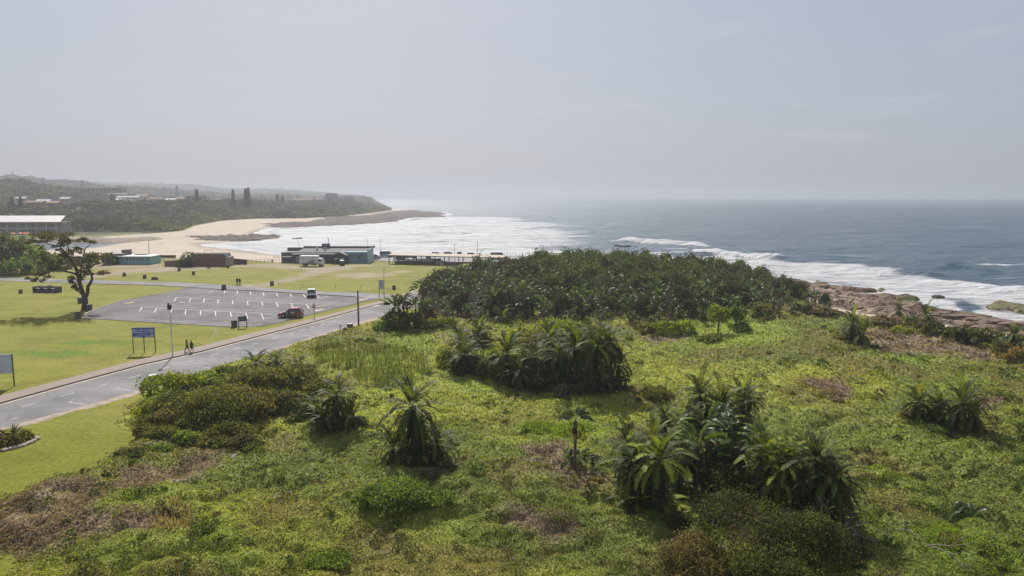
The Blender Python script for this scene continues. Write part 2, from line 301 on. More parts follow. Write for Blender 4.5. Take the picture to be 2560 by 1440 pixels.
gr_r = np.concatenate([[0.5, 4, 8, 13, 18, 22], np.exp(np.arange(math.log(25), math.log(420), .0045)), np.exp(np.arange(math.log(420), math.log(1400), .006)), np.exp(np.arange(math.log(1400), math.log(9000), .02))])
TH, RR = np.meshgrid(gr_th, gr_r); X = RR*np.sin(TH); Y = RR*np.cos(TH)
H, sC, p1, p2, rock, tt = land(X, Y)
fld = sdf(FIELD, X, Y); fm = sstep(-.8, .8, fld+4*(fbm(X/2.2, Y/2.2, 15, 4)-.5))
road_d = np.full(X.shape, -99.0)
for P in PAVED: road_d = np.maximum(road_d, sdf(P, X, Y))
def bumps(X, Y):
    a, _ = cell(X/2.6, Y/2.6, 21); b, _ = cell(X/1.5, Y/1.3, 22)
    w = fbm(X/8, Y/8, 23); e, _ = cell(X/.9+w, Y/.9, 26)
    return .62*np.sqrt(np.maximum(1-(a/.8)**2, 0))*sstep(.3, .6, w) + .30*np.sqrt(np.maximum(1-(b/.75)**2, 0)) + .14*np.sqrt(np.maximum(1-(e/.7)**2, 0)) + .5*(fbm(X/7, Y/7, 24)-.45)
hz = np.where((p1 > 0), fm*sstep(0, 3, fld+.3)*np.maximum(bumps(X, Y), -.1), 0)
lawn_z = np.where(p1 > 0, (1-fm)*.10*(fbm(X/3, Y/3, 25)-.5), 0)
H2 = H + (hz + lawn_z)*sstep(0, 2.5, -road_d); H2 = np.where(road_d > -.3, -.06, H2)
col, brn = field_col(X, Y); lc = lawn_col(X, Y)
base = lc*(1-fm[..., None]) + (col*.8)*fm[..., None]
for P in SANDPATH: base = mixc_(base, (.29, .23, .18), sstep(-1.5, 3, sdf(P, X, Y)+6*(fbm(X/5, Y/3, 33)-.5))*.8*(1-fm))
base = mixc_(base, (.24, .22, .12), sstep(-.1, .25, sdf(FOOT, X, Y))*.7)
sand = np.zeros(X.shape+(3,)) + np.array((.44, .375, .305)); sand = mixc_(sand, (.36, .30, .24), fbm(X/14, Y/6, 35)*.6); sand = mixc_(sand, (.24, .20, .165), sstep(-2.55, -2.9, H)*.75)
rk = np.zeros(X.shape+(3,)) + np.array((.195, .140, .105)); rk = mixc_(rk, (.32, .245, .18), sstep(.35, .75, tt)*.8); rk = mixc_(rk, (.12, .075, .055), sstep(.5, .7, fbm(X/5, Y/3, 36, 5))*.7)
rk = mixc_(rk, (.10, .055, .04), sstep(.45, .65, fbm(X/8, Y/5, 38, 4))*sstep(.6, .2, tt)*.7)
alg = np.maximum(sstep(-1, 2, sdf(ALGAE, X, Y)), sstep(.30, .03, tt)*sstep(.38, .55, fbm(X/10, Y/6, 37)))*sstep(.3, .5, fbm(X/3, Y/2, 39)); rk = mixc_(rk, (.11, .135, .045), alg*(Y < 330)*.85)
farrock = sstep(300, 400, Y); rk = mixc_(rk, (.12, .095, .085), farrock*.85)
shore = sand*(1-rock[..., None]) + rk*rock[..., None]
pl = (np.maximum(p1, p2) > 0).astype(float)
base = base*pl[..., None] + shore*(1-pl[..., None])
wood = sstep(0, 4, p2); base = mixc_(base, (.035, .048, .018), wood)
base = mixc_(base, (.13, .16, .05), wood*sstep(30, 6, p2)*(X/np.maximum(Y, 1) < -.50)*.8)
nr, nth = X.shape
V = np.stack([X, Y, H2], -1).reshape(-1, 3); I = np.arange(nr*nth).reshape(nr, nth)
Q = np.stack([I[:-1, :-1], I[:-1, 1:], I[1:, 1:], I[1:, :-1]], -1).reshape(-1, 4)
m_ground, t, p = new_mat('ground_surface'); N = t.nodes.new; l = t.links.new
at = N('ShaderNodeAttribute'); at.attribute_name = 'Col'; geo = N('ShaderNodeNewGeometry')
n1 = N('ShaderNodeTexNoise'); n1.inputs['Scale'].default_value = 2.6; n1.inputs['Detail'].default_value = 8; n1.inputs['Roughness'].default_value = .65; l(geo.outputs['Position'], n1.inputs['Vector'])
n2 = N('ShaderNodeTexNoise'); n2.inputs['Scale'].default_value = .22; n2.inputs['Detail'].default_value = 5; l(geo.outputs['Position'], n2.inputs['Vector'])
mr = N('ShaderNodeMapRange'); mr.inputs[1].default_value = .3; mr.inputs[2].default_value = .7; mr.inputs[3].default_value = .62; mr.inputs[4].default_value = 1.38; l(n1.outputs[0], mr.inputs[0])
mr2 = N('ShaderNodeMapRange'); mr2.inputs[1].default_value = .3; mr2.inputs[2].default_value = .7; mr2.inputs[3].default_value = .88; mr2.inputs[4].default_value = 1.12; l(n2.outputs[0], mr2.inputs[0])
mm = N('ShaderNodeMath'); mm.operation = 'MULTIPLY'; l(mr.outputs[0], mm.inputs[0]); l(mr2.outputs[0], mm.inputs[1])
sc = N('ShaderNodeVectorMath'); sc.operation = 'SCALE'; l(at.outputs['Color'], sc.inputs[0]); l(mm.outputs[0], sc.inputs['Scale']); l(sc.outputs[0], p.inputs['Base Color'])
bp = N('ShaderNodeBump'); bp.inputs['Distance'].default_value = .12; bp.inputs['Strength'].default_value = .6; l(n1.outputs[0], bp.inputs['Height']); l(bp.outputs[0], p.inputs['Normal'])
p.inputs['Roughness'].default_value = .95; p.inputs['Specular IOR Level'].default_value = .15
ra = N('ShaderNodeAttribute'); ra.attribute_name = 'rock'; mv = N('ShaderNodeMapping'); mv.inputs['Scale'].default_value = (.16, .42, .4); mv.inputs['Rotation'].default_value = (0, 0, R(-12)); l(geo.outputs['Position'], mv.inputs['Vector'])
wv_ = N('ShaderNodeTexNoise'); wv_.inputs['Scale'].default_value = .3; wv_.inputs['Detail'].default_value = 3; l(geo.outputs['Position'], wv_.inputs['Vector']); av = N('ShaderNodeVectorMath'); av.operation = 'MULTIPLY_ADD'; av.inputs[1].default_value = (1.6, 1.6, 0); l(wv_.outputs['Color'], av.inputs[0]); l(mv.outputs[0], av.inputs[2])
vo = N('ShaderNodeTexVoronoi'); vo.feature = 'DISTANCE_TO_EDGE'; vo.inputs['Scale'].default_value = 1.0; l(av.outputs[0], vo.inputs['Vector']); vr = N('ShaderNodeMapRange'); vr.inputs[1].default_value = 0; vr.inputs[2].default_value = .09; l(vo.outputs['Distance'], vr.inputs[0])
vc = N('ShaderNodeMath'); vc.operation = 'MULTIPLY'; l(vr.outputs[0], vc.inputs[0]); l(ra.outputs['Fac'], vc.inputs[1]); b2 = N('ShaderNodeBump'); b2.inputs['Distance'].default_value = 1.0; b2.inputs['Strength'].default_value = 1; l(vc.outputs[0], b2.inputs['Height']); l(bp.outputs[0], b2.inputs['Normal']); l(b2.outputs[0], p.inputs['Normal'])
og = mesh_np('ground', V, Q, col=base.reshape(-1, 3), mat=m_ground, smooth=True, extra={'rock': rock.reshape(-1)}); tag(og, kind='structure')
del V, Q
# ---- sea
BAY = GP([(560, 612), (600, 600), (650, 575), (800, 563), (970, 555), (1120, 540), (1250, 543), (1400, 562), (1520, 590), (1480, 608), (1400, 622), (1350, 650), (900, 650), (690, 640)], -3)
SURF = GP([(3400, 1010), (3000, 905), (2560, 805), (2300, 755), (1880, 690), (1640, 665), (1440, 645), (1100, 640), (1180, 600), (1400, 620), (1560, 629), (1700, 636), (1750, 630), (1900, 640), (2030, 653), (2200, 660), (2320, 685), (2450, 704), (2560, 713), (2800, 745), (3400, 840)], -3)
WAVES = [(GP([(1560, 603), (1610, 606), (1680, 610), (1738, 612)], -3), 2.3, 5, 1.0), (GP([(1745, 636), (1790, 636), (1850, 642), (1900, 646), (1945, 650)], -3), 1.8, 4, 1.0), (GP([(2380, 668), (2440, 671), (2470, 675)], -3), 1.2, 3.5, .25),
         (GP([(2230, 676), (2290, 681), (2330, 686)], -3), 1.0, 3, .35), (GP([(2330, 700), (2450, 715), (2600, 730), (2800, 760)], -3), .9, 4, .95), (GP([(2050, 668), (2150, 676), (2220, 686)], -3), .7, 3, .9),
         (GP([(1000, 590), (1100, 584), (1250, 588), (1350, 592)], -3), 1.2, 6, .5), (GP([(1060, 570), (1200, 566), (1330, 572)], -3), 1.3, 8, .4), (GP([(760, 577), (900, 575), (1010, 581)], -3), .8, 6, .9), (GP([(900, 603), (1050, 607), (1180, 603)], -3), .8, 4, .4)]
th = np.radians(np.concatenate([np.arange(-60, -36, 1.0), np.arange(-36, 37, .14), np.arange(37, 60, 1.0)])); rr = np.concatenate([np.exp(np.arange(math.log(60), math.log(1500), .0042)), np.exp(np.arange(math.log(1500), math.log(9200), .012))])
TH, RR = np.meshgrid(th, rr); X = RR*np.sin(TH); Y = RR*np.cos(TH)
# keep the sheet to the water: drop cells far inland
s = sdf(COAST, X, Y); bay = sdf(BAY, X, Y); surf = sdf(SURF, X, Y)
Z = np.zeros(X.shape); fade = lambda lam: sstep(RR*.0042*2.5, RR*.0042*6, np.full(X.shape, lam))
wv = np.random.default_rng(3)
for i in range(26):
    lam = 4*1.17**i; a = R(-25)+wv.normal()*.5; k = 2*math.pi/lam; ph = wv.random()*6.28
    warp = 2.2*fbm(X/(lam*2.2), Y/(lam*2.2), 200+i, 2)*2
    Z += fade(lam)*.014*lam**.5*np.sin(k*(X*math.sin(a)+Y*math.cos(a))+ph+warp)
deep = sstep(5, 60, -s)*(1-.5*sstep(0, 60, bay)); Z *= (.3+.7*deep)
Z += fade(6)*.35*(fbm(X/5, Y/3, 210, 4)-.5)*sstep(-5, 15, np.maximum(surf, bay))
foam_glare = np.maximum(sstep(-8, 16, surf+30*(fbm(X/24, Y/11, 220, 5)-.5))*.78, sstep(-50, 30, bay+60*(fbm(X/60, Y/40, 230, 3)-.5))*.74)  # bay weight is real foam plus silvery sun glare painted as white
foam_glare = np.maximum(foam_glare, sstep(16, 2, -s)*.9); foam_glare = np.maximum(foam_glare, .55*sstep(0, 1, sstep(520, 380, Y)*sstep(40, 70, bay+60)))
for P, h, w, f in WAVES:
    d = seg_dist(P, X, Y, False); e = fbm(X/7, Y/7, 240, 3); g = np.exp(-(d/w)**2)
    Z += h*g*(.45+.9*e); foam_glare = np.maximum(foam_glare, f*sstep(2.1*w, .4*w, d+2.5*w*(e-.5)))
cap = sstep(.70, .80, fbm(X/34, Y/9, 250, 4)); foam_glare = np.maximum(foam_glare, cap*.72*(Y > 230)); foam_glare = np.maximum(foam_glare, .15)
calm = sstep(0, 4, sdf(GP([(2365, 748), (2450, 762), (2478, 775), (2440, 785), (2385, 783)], -3), X, Y)); foam_glare = foam_glare*(1-.8*calm)
lagm = sstep(-12, 0, sdf(LAGOON, X, Y)); foam_glare *= 1-lagm; Z *= 1-lagm
V = np.stack([X, Y, Z-3.0], -1).reshape(-1, 3); nr, nth = X.shape; I = np.arange(nr*nth).reshape(nr, nth)
keep = (s < 35) | (lagm > 0); kc = keep[:-1, :-1] | keep[1:, 1:]
Q = np.stack([I[:-1, :-1], I[:-1, 1:], I[1:, 1:], I[1:, :-1]], -1)[kc].reshape(-1, 4)
m_sea, t, p = new_mat('sea_water'); N = t.nodes.new; l = t.links.new
at = N('ShaderNodeAttribute'); at.attribute_name = 'foam_glare'; geo = N('ShaderNodeNewGeometry')
mpn = N('ShaderNodeMapping'); mpn.inputs['Scale'].default_value = (.45, 1.0, 1); mpn.inputs['Rotation'].default_value = (0, 0, R(-14)); l(geo.outputs['Position'], mpn.inputs['Vector'])
fn = N('ShaderNodeTexNoise'); fn.inputs['Scale'].default_value = .16; fn.inputs['Detail'].default_value = 9; fn.inputs['Roughness'].default_value = .68; fn.inputs['Distortion'].default_value = .8; l(mpn.outputs[0], fn.inputs['Vector'])
ad = N('ShaderNodeMath'); ad.operation = 'ADD'; l(at.outputs['Fac'], ad.inputs[0]); l(fn.outputs[0], ad.inputs[1])
ca = N('ShaderNodeAttribute'); ca.attribute_name = 'caps'; wc = N('ShaderNodeTexNoise'); wc.inputs['Scale'].default_value = .11; wc.inputs['Detail'].default_value = 6; wc.inputs['Roughness'].default_value = .6; mp3 = N('ShaderNodeMapping'); mp3.inputs['Scale'].default_value = (.38, 1.3, 1); mp3.inputs['Rotation'].default_value = (0, 0, R(-8)); l(geo.outputs['Position'], mp3.inputs['Vector']); l(mp3.outputs[0], wc.inputs['Vector'])  # whitecaps, and sun sparkle painted with the same white
wr = N('ShaderNodeMapRange'); wr.interpolation_type = 'SMOOTHSTEP'; wr.inputs[1].default_value = .60; wr.inputs[2].default_value = .70; l(wc.outputs[0], wr.inputs[0]); wm = N('ShaderNodeMath'); wm.operation = 'MULTIPLY'; l(wr.outputs[0], wm.inputs[0]); l(ca.outputs['Fac'], wm.inputs[1])
fr = N('ShaderNodeMapRange'); fr.interpolation_type = 'SMOOTHSTEP'; fr.inputs[1].default_value = .97; fr.inputs[2].default_value = 1.34; l(ad.outputs[0], fr.inputs[0])
wn = N('ShaderNodeTexNoise'); wn.inputs['Scale'].default_value = .5; wn.inputs['Detail'].default_value = 7; wn.inputs['Roughness'].default_value = .62; l(mpn.outputs[0], wn.inputs['Vector'])
wn2 = N('ShaderNodeTexNoise'); wn2.inputs['Scale'].default_value = .03; wn2.inputs['Detail'].default_value = 5; l(mpn.outputs[0], wn2.inputs['Vector'])
wn3 = N('ShaderNodeTexNoise'); wn3.inputs['Scale'].default_value = .13; wn3.inputs['Detail'].default_value = 4; l(mp3.outputs[0], wn3.inputs['Vector']); sm0 = N('ShaderNodeMath'); sm0.operation = 'MULTIPLY_ADD'; sm0.inputs[1].default_value = 3.0; l(wn2.outputs[0], sm0.inputs[0]); l(wn.outputs[0], sm0.inputs[2])
sm = N('ShaderNodeMath'); sm.operation = 'MULTIPLY_ADD'; sm.inputs[1].default_value = 1.8; l(wn3.outputs[0], sm.inputs[0]); l(sm0.outputs[0], sm.inputs[2])
fm_ = N('ShaderNodeMath'); fm_.operation = 'MAXIMUM'; l(fr.outputs[0], fm_.inputs[0]); l(wm.outputs[0], fm_.inputs[1])
bp = N('ShaderNodeBump'); bp.inputs['Strength'].default_value = 1.0; bp.inputs['Distance'].default_value = 2.2; l(sm.outputs[0], bp.inputs['Height'])
l(bp.outputs[0], p.inputs['Normal'])
cm = N('ShaderNodeMix'); cm.data_type = 'RGBA'; cm.inputs['A'].default_value = (.007, .052, .092, 1); cm.inputs['B'].default_value = (.50, .50, .515, 1); l(fm_.outputs[0], cm.inputs['Factor'])
l(cm.outputs['Result'], p.inputs['Base Color']); rm = N('ShaderNodeMapRange'); rm.inputs[3].default_value = .28; rm.inputs[4].default_value = .75; l(fm_.outputs[0], rm.inputs[0]); l(rm.outputs[0], p.inputs['Roughness'])
p.inputs['IOR'].default_value = 1.33; p.inputs['Specular IOR Level'].default_value = .36
osea = mesh_np('sea', V, Q, mat=m_sea, smooth=True, extra={'foam_glare': foam_glare.reshape(-1), 'caps': (np.clip(.35+.5*sstep(.35, -.1, X/np.maximum(Y, 1))*sstep(-.3, -.05, X/np.maximum(Y, 1)), 0, 1)*(1-lagm)*(1-calm)).reshape(-1)}); tag(osea, kind='structure'); del V, Q  # whitecap weight rises over the glare area, painting sun sparkle into the colour
# ---- roads, pavement, car park, promenade
from mathutils.geometry import tessellate_polygon
def sheet(name, P, z, mat, thick=0, kind='structure', parent=None):
    tri = tessellate_polygon([[Vector((p[0], p[1], 0)) for p in P]]); mb = MB(); n = len(P)
    vs = [(p[0], p[1], z) for p in P]; fs = []
    for a, b, c in tri:
        q = (P[b][0]-P[a][0])*(P[c][1]-P[a][1])-(P[b][1]-P[a][1])*(P[c][0]-P[a][0]); fs.append([a, b, c] if q > 0 else [a, c, b])
    if thick:
        vs += [(p[0], p[1], z-thick) for p in P]; fs += [[i, (i+1) % n, n+(i+1) % n, n+i] for i in range(n)]
    mb.faces(vs, fs); o = mb.build(name, mat, parent)
    if kind: tag(o, kind=kind)
    return o
def asphalt(name, col, tint):
    m, t, p = new_mat(name); N = t.nodes.new; l = t.links.new; g = N('ShaderNodeNewGeometry')
    a = N('ShaderNodeTexNoise'); a.inputs['Scale'].default_value = .16; a.inputs['Detail'].default_value = 6; l(g.outputs['Position'], a.inputs['Vector'])
    b = N('ShaderNodeTexNoise'); b.inputs['Scale'].default_value = 14; b.inputs['Detail'].default_value = 4; l(g.outputs['Position'], b.inputs['Vector'])
    r = N('ShaderNodeValToRGB'); r.color_ramp.elements[0].position = .3; r.color_ramp.elements[1].position = .72; r.color_ramp.elements[0].color = (*[c*.8 for c in col], 1); r.color_ramp.elements[1].color = (*tint, 1)
    l(a.outputs[0], r.inputs[0]); mr = N('ShaderNodeMapRange'); mr.inputs[1].default_value = .3; mr.inputs[2].default_value = .7; mr.inputs[3].default_value = .72; mr.inputs[4].default_value = 1.28; l(b.outputs[0], mr.inputs[0])
    st = N('ShaderNodeTexNoise'); st.inputs['Scale'].default_value = .9; st.inputs['Detail'].default_value = 2; l(g.outputs['Position'], st.inputs['Vector']); sr = N('ShaderNodeMapRange'); sr.inputs[1].default_value = .66; sr.inputs[2].default_value = .74; sr.inputs[3].default_value = 1; sr.inputs[4].default_value = .62; l(st.outputs[0], sr.inputs[0])
    vo = N('ShaderNodeTexVoronoi'); vo.feature = 'DISTANCE_TO_EDGE'; vo.inputs['Scale'].default_value = .11; wd = N('ShaderNodeVectorMath'); wd.operation = 'MULTIPLY_ADD'; wd.inputs[1].default_value = (5, 5, 0); l(a.outputs['Color'], wd.inputs[0]); l(g.outputs['Position'], wd.inputs[2]); l(wd.outputs[0], vo.inputs['Vector']); cr_ = N('ShaderNodeMapRange'); cr_.inputs[1].default_value = 0; cr_.inputs[2].default_value = .02; cr_.inputs[3].default_value = .82; cr_.inputs[4].default_value = 1; l(vo.outputs['Distance'], cr_.inputs[0])
    k1 = N('ShaderNodeMath'); k1.operation = 'MULTIPLY'; l(sr.outputs[0], k1.inputs[0]); l(cr_.outputs[0], k1.inputs[1]); k2 = N('ShaderNodeMath'); k2.operation = 'MULTIPLY'; l(k1.outputs[0], k2.inputs[0]); l(mr.outputs[0], k2.inputs[1])
    s = N('ShaderNodeVectorMath'); s.operation = 'SCALE'; l(r.outputs[0], s.inputs[0]); l(k2.outputs[0], s.inputs['Scale']); l(s.outputs[0], p.inputs['Base Color'])
    p.inputs['Roughness'].default_value = .88; p.inputs['Specular IOR Level'].default_value = .25; return m
M_ASPH = asphalt('asphalt', (.135, .13, .137), (.225, .216, .218)); M_PARK = asphalt('car_park_asphalt', (.09, .084, .09), (.16, .148, .15)); M_PROM = asphalt('promenade_tar', (.21, .21, .215), (.27, .265, .265))
m_brick, t, p = new_mat('pavement_brick'); N = t.nodes.new; l = t.links.new; g = N('ShaderNodeNewGeometry'); mpp = N('ShaderNodeMapping'); mpp.inputs['Rotation'].default_value = (0, 0, R(-40))
bt = N('ShaderNodeTexBrick'); bt.inputs['Scale'].default_value = 2.4; bt.inputs['Color1'].default_value = (.29, .215, .17, 1); bt.inputs['Color2'].default_value = (.22, .165, .135, 1); bt.inputs['Mortar'].default_value = (.14, .12, .10, 1); bt.inputs['Mortar Size'].default_value = .03
l(g.outputs['Position'], mpp.inputs[0]); l(mpp.outputs[0], bt.inputs['Vector']); l(bt.outputs[0], p.inputs['Base Color']); p.inputs['Roughness'].default_value = .9
sheet('main_road', MAINROAD, 0.0, M_ASPH); sheet('back_road', BACKROAD, 0.004, M_ASPH); sheet('car_park', PARKING, 0.008, M_PARK); sheet('promenade', PROM, 0.0, M_PROM)
sheet('pavement', np.vstack([pw, off(kw, -.16)[::-1]]), .12, m_brick, .3)
M_KERB = pm('kerb_concrete', (.20, .185, .17), .9, var=.3, scale=.8); M_LKERB = pm('pale_kerb', (.36, .32, .26), .9, var=.2, scale=.8)
sheet('kerb', np.vstack([off(kw, -.16), off(kw, .0)[::-1]]), .125, M_KERB, .3)
shp = np.vstack([off(rw, .01), SHOULDER[::-1]]); sheet('shoulder_strip', shp, .006, pm('worn_brick_shoulder', (.30, .235, .185), .95, var=.35, scale=1.2))
pk = GP([(475, 719), (400, 736), (303, 752), (231, 777), (207, 790)]); sheet('car_park_kerb', np.vstack([off(pk, -.02), off(pk, .2)[::-1]]), .11, M_LKERB, .2)
pe = GP([(1500, 664), (1360, 666), (1250, 663), (1100, 660), (1000, 656), (945, 652), (926, 648)]); sheet('promenade_kerb', np.vstack([pe, off(pe, -.3)[::-1]]), .14, M_LKERB, .2)
br = GP([(231, 709), (380, 713), (475, 718.2), (544, 723.2), (653, 727.2), (762, 734.2), (890, 741.7)]); sheet('car_park_edge_kerb', np.vstack([br, off(br, .3)[::-1]]), .10, M_KERB, .2)
sheet('sandy_path', PATHEND, .02, pm('sandy_path', (.29, .25, .2), .95, var=.25, scale=.6), .1)
# painted markings
MW = pm('road_paint_white', (.43, .42, .41), .7, var=.45, scale=1.5); MY = pm('road_paint_yellow', (.60, .42, .20), .7, var=.3, scale=1.5)
mk = MB(); my = MB()
def stripe(mb, a, b, w, z):
    a = np.array(a); b = np.array(b); t = (b-a)/np.hypot(*(b-a)); n = np.array([t[1], -t[0]])*w/2
    mb.poly([(*(a+n), z), (*(b+n), z), (*(b-n), z), (*(a-n), z)])
for q in [(54, 1017.8, 91.7, 1007.5), (151, 991, 185.5, 981.7), (244, 966.4, 273.6, 958.6), (323.6, 945, 351.4, 936.7), (397, 924.7, 423.6, 917.8), (465.6, 905.6, 488, 899.7), (525, 890, 547, 884), (580.6, 874.7, 600, 869.4), (632, 861, 646, 857),
          (680, 847, 696, 842.8), (723, 835.3, 738, 831), (748, 828, 762.5, 824), (774, 821, 786, 817.5), (800, 813, 812, 810), (830, 805, 842, 801.5), (20, 1050, 48, 1043)]:
    stripe(mk, G(*q[:2]), G(*q[2:]), .14 if q[1] < 1000 else .12, .012)
for q in [(169.4, 1006.7, 182, 1002.5), (172, 1006, 218, 1011.7), (283, 974.7, 301, 970), (292, 972.5, 336, 977.5), (480.6, 918, 493, 916), (488, 916.6, 528, 920), (562, 896, 574, 892), (571, 894, 606, 897), (634, 874, 646, 871.5), (648, 872.8, 674, 875.6), (697, 855.5, 722, 858),
          (758, 838, 788, 841), (850, 812, 858, 810), (856, 810.3, 876, 811.5)]: stripe(mk, G(*q[:2]), G(*q[2:]), .10, .0125)
yl = off(kw, .45)
for a, b in zip(yl[:-1], yl[1:]): stripe(my, a, b, .16, .012)
def rows(n, T, tick, long, back=True):
    W_ = [np.array(G(*p)) for p in T]; i = 0
    for w in W_:
        if tick is not None: stripe(mk, w, w+tick, .15, .0145+.0004*i)
        if long is not None: stripe(mk, w, w+long, .15, .0185+.0004*i)
        i += 1
z7 = lambda L: [(200+x/3.2, 680+y/3.2) for x, y in L]
T_a = z7([(1158, 148), (1258, 152), (1362, 158), (1465, 165), (1572, 170), (1680, 175), (1786, 180)])
T_b = z7([(770, 204), (885, 208), (995, 213), (1106, 220), (1220, 226), (1338, 232), (1453, 238), (1568, 243), (1687, 250), (1808, 257)])
T_c = z7([(497, 280), (612, 287), (735, 295), (847, 302), (965, 308), (1083, 315), (1203, 321), (1327, 330), (1450, 337)])
def vec(u, v, du, dv): a = np.array(G(u, v)); return np.array(G(u+du, v+dv))-a
rows(0, T_a, vec(590, 733, 0, 7.5), None); rows(1, T_b, vec(580, 752, 0.6, 10.2), vec(580, 752, 78, -5.2)); rows(2, T_c, vec(540, 776, 1, 12), vec(540, 776, 82, -5.6))
for q, zz in [((440, 743.8, 765, 760.4), .009+.002), ((355, 767.5, 720, 788), .0112)]: stripe(mk, G(*q[:2]), G(*q[2:]), .16, zz)
for q in z7([(0, 364)])[:0]: pass
for x0, y0, x1, y1 in [(0, 365, 120, 356), (140, 374, 375, 359), (270, 380, 505, 368), (400, 389, 645, 377), (540, 397, 780, 383), (680, 405, 915, 390), (810, 412, 1050, 397), (950, 420, 1190, 404), (1090, 430, 1330, 412), (1230, 434, 1380, 421), (1350, 442, 1450, 419),
                       (1475, 375, 1600, 345), (1835, 292, 2050, 243), (1912, 212, 1985, 195), (1905, 190, 1912, 212), (1035, 164, 1075, 141), (915, 140, 1010, 143), (930, 134, 1075, 136), (2145, 213, 2200, 206)]:
    a, b = z7([(x0, y0), (x1, y1)]); stripe(mk, G(*a), G(*b), .13, .0235)
for x0, y0, x1, y1 in [(357, 254, 405, 246), (1902, 307, 1950, 297), (2255, 222, 2305, 213)]:
    a, b = z7([(x0, y0), (x1, y1)]); A_, B_ = np.array(G(*a)), np.array(G(*b)); stripe(my, A_, B_, .35, .0245); t_ = (B_-A_)/np.hypot(*(B_-A_)); e = A_ if x0 > 1500 else B_; s_ = -t_ if x0 > 1500 else t_
    my.poly([(*(e+s_*.9), .0255), (*(e+.55*np.array([-s_[1], s_[0]])), .0255), (*(e-.55*np.array([-s_[1], s_[0]])), .0255)][::(1)])
for u, v in [(40, 701), (100, 703), (160, 704.5), (290, 706), (455, 713), (495, 716), (410, 711), (350, 709), (575, 719.5), (640, 723), (700, 727), (770, 731), (830, 734), (880, 737)]: stripe(mk, G(u, v), G(u+13, v+.6), .12, .010)
a, b = z7([(1300, 106), (1388, 102)]); stripe(mk, G(*a), G(*b), .6, .03)
stripe(mk, G(983, 748), G(1003, 744), .35, .014); stripe(mk, G(920, 742), G(935, 740), .2, .014); stripe(mk, G(930, 766), G(948, 763), .5, .0145)
tag(mk.build('road_markings', MW), kind='structure'); tag(my.build('road_markings_yellow', MY), kind='structure')
# ================================================================ vegetation builders
def gz(x, y):                          # ground height under a point
    X_ = np.array([float(x)]); Y_ = np.array([float(y)]); h, s_, q1, q2, r_, t_ = land(X_, Y_)
    if q1[0] > 0:
        f = sdf(FIELD, X_, Y_); h = h + np.where(f > 0, sstep(0, 3, f+.3)*np.maximum(bumps(X_, Y_), -.1), 0)
    return float(h[0])
def rv(r, n): v = r.normal(size=(n, 3)); return v/np.linalg.norm(v, axis=1, keepdims=True)
def quads(P, A, B):                    # diamond leaves: centre P, half axes A (long) and B (wide)
    V = np.stack([P-A, P+B, P+A, P-B], 1).reshape(-1, 3); Q = np.arange(len(V)).reshape(-1, 4); return V, Q
def leaf_cloud(r, P, Nn, size, flat=.5):
    n = len(P); N_ = Nn*flat+rv(r, n)*(1-flat*.6); N_ /= np.linalg.norm(N_, axis=1, keepdims=True); a = np.cross(N_, rv(r, n)); a /= np.linalg.norm(a, axis=1, keepdims=True)+1e-6; b = np.cross(N_, a)
    s = (size*(.7+.6*r.random(n)))[:, None] if np.ndim(size) else size*(.7+.6*r.random((n, 1)))
    return quads(P, a*s*.62, b*s*.36)
def bush_mesh(name, seed, rx, ry, rz, n, leaf, cols, lumps=14, parent=None, z0=0, mat=None, rough=.55, hollow=.25):
    r = np.random.default_rng(seed); Lc = rv(r, lumps)*np.array([.62, .62, .5]); Lc[:, 2] = np.abs(Lc[:, 2])+.12; Lr = .24+.24*r.random(lumps); Lc[0] = (0, 0, .25); Lr[0] = .56
    w = Lr**2; w /= w.sum(); k = r.choice(lumps, n*2, p=w); d = rv(r, n*2); d[:, 2] = np.where(r.random(n*2) < .7, np.abs(d[:, 2]), d[:, 2])
    rad = Lr[k]*(1-rough*r.random(n*2)**2*.9); P = Lc[k]+d*rad[:, None]
    dist = np.min(np.where(np.arange(lumps)[None] == k[:, None], 9, np.linalg.norm(P[:, None]-Lc[None], axis=2)/Lr[None]), axis=1)
    ok = (P[:, 2] > -.02) & (dist > 1-hollow); P = P[ok][:n]; k = k[ok][:n]; d = d[ok][:n]; n = len(P); P[:, 2] = np.maximum(P[:, 2], .01)
    P = P*(1+.22*(r.random((n, 1)) < .16)*r.random((n, 1))); P = P*np.array([rx, ry, rz]); P[:, 2] += z0
    V, Q = leaf_cloud(r, P, d, leaf, .55); cols = np.array(cols); lc_ = r.integers(0, len(cols), lumps); c = cols[lc_[k]]*(.55+.9*r.random((n, 1)))
    c = np.where(r.random((n, 1)) < .12, cols[r.integers(0, len(cols), n)]*1.15, c)
    return mesh_np(name, V, Q, col=np.repeat(c, 4, 0), mat=mat or LEAF, parent=parent)
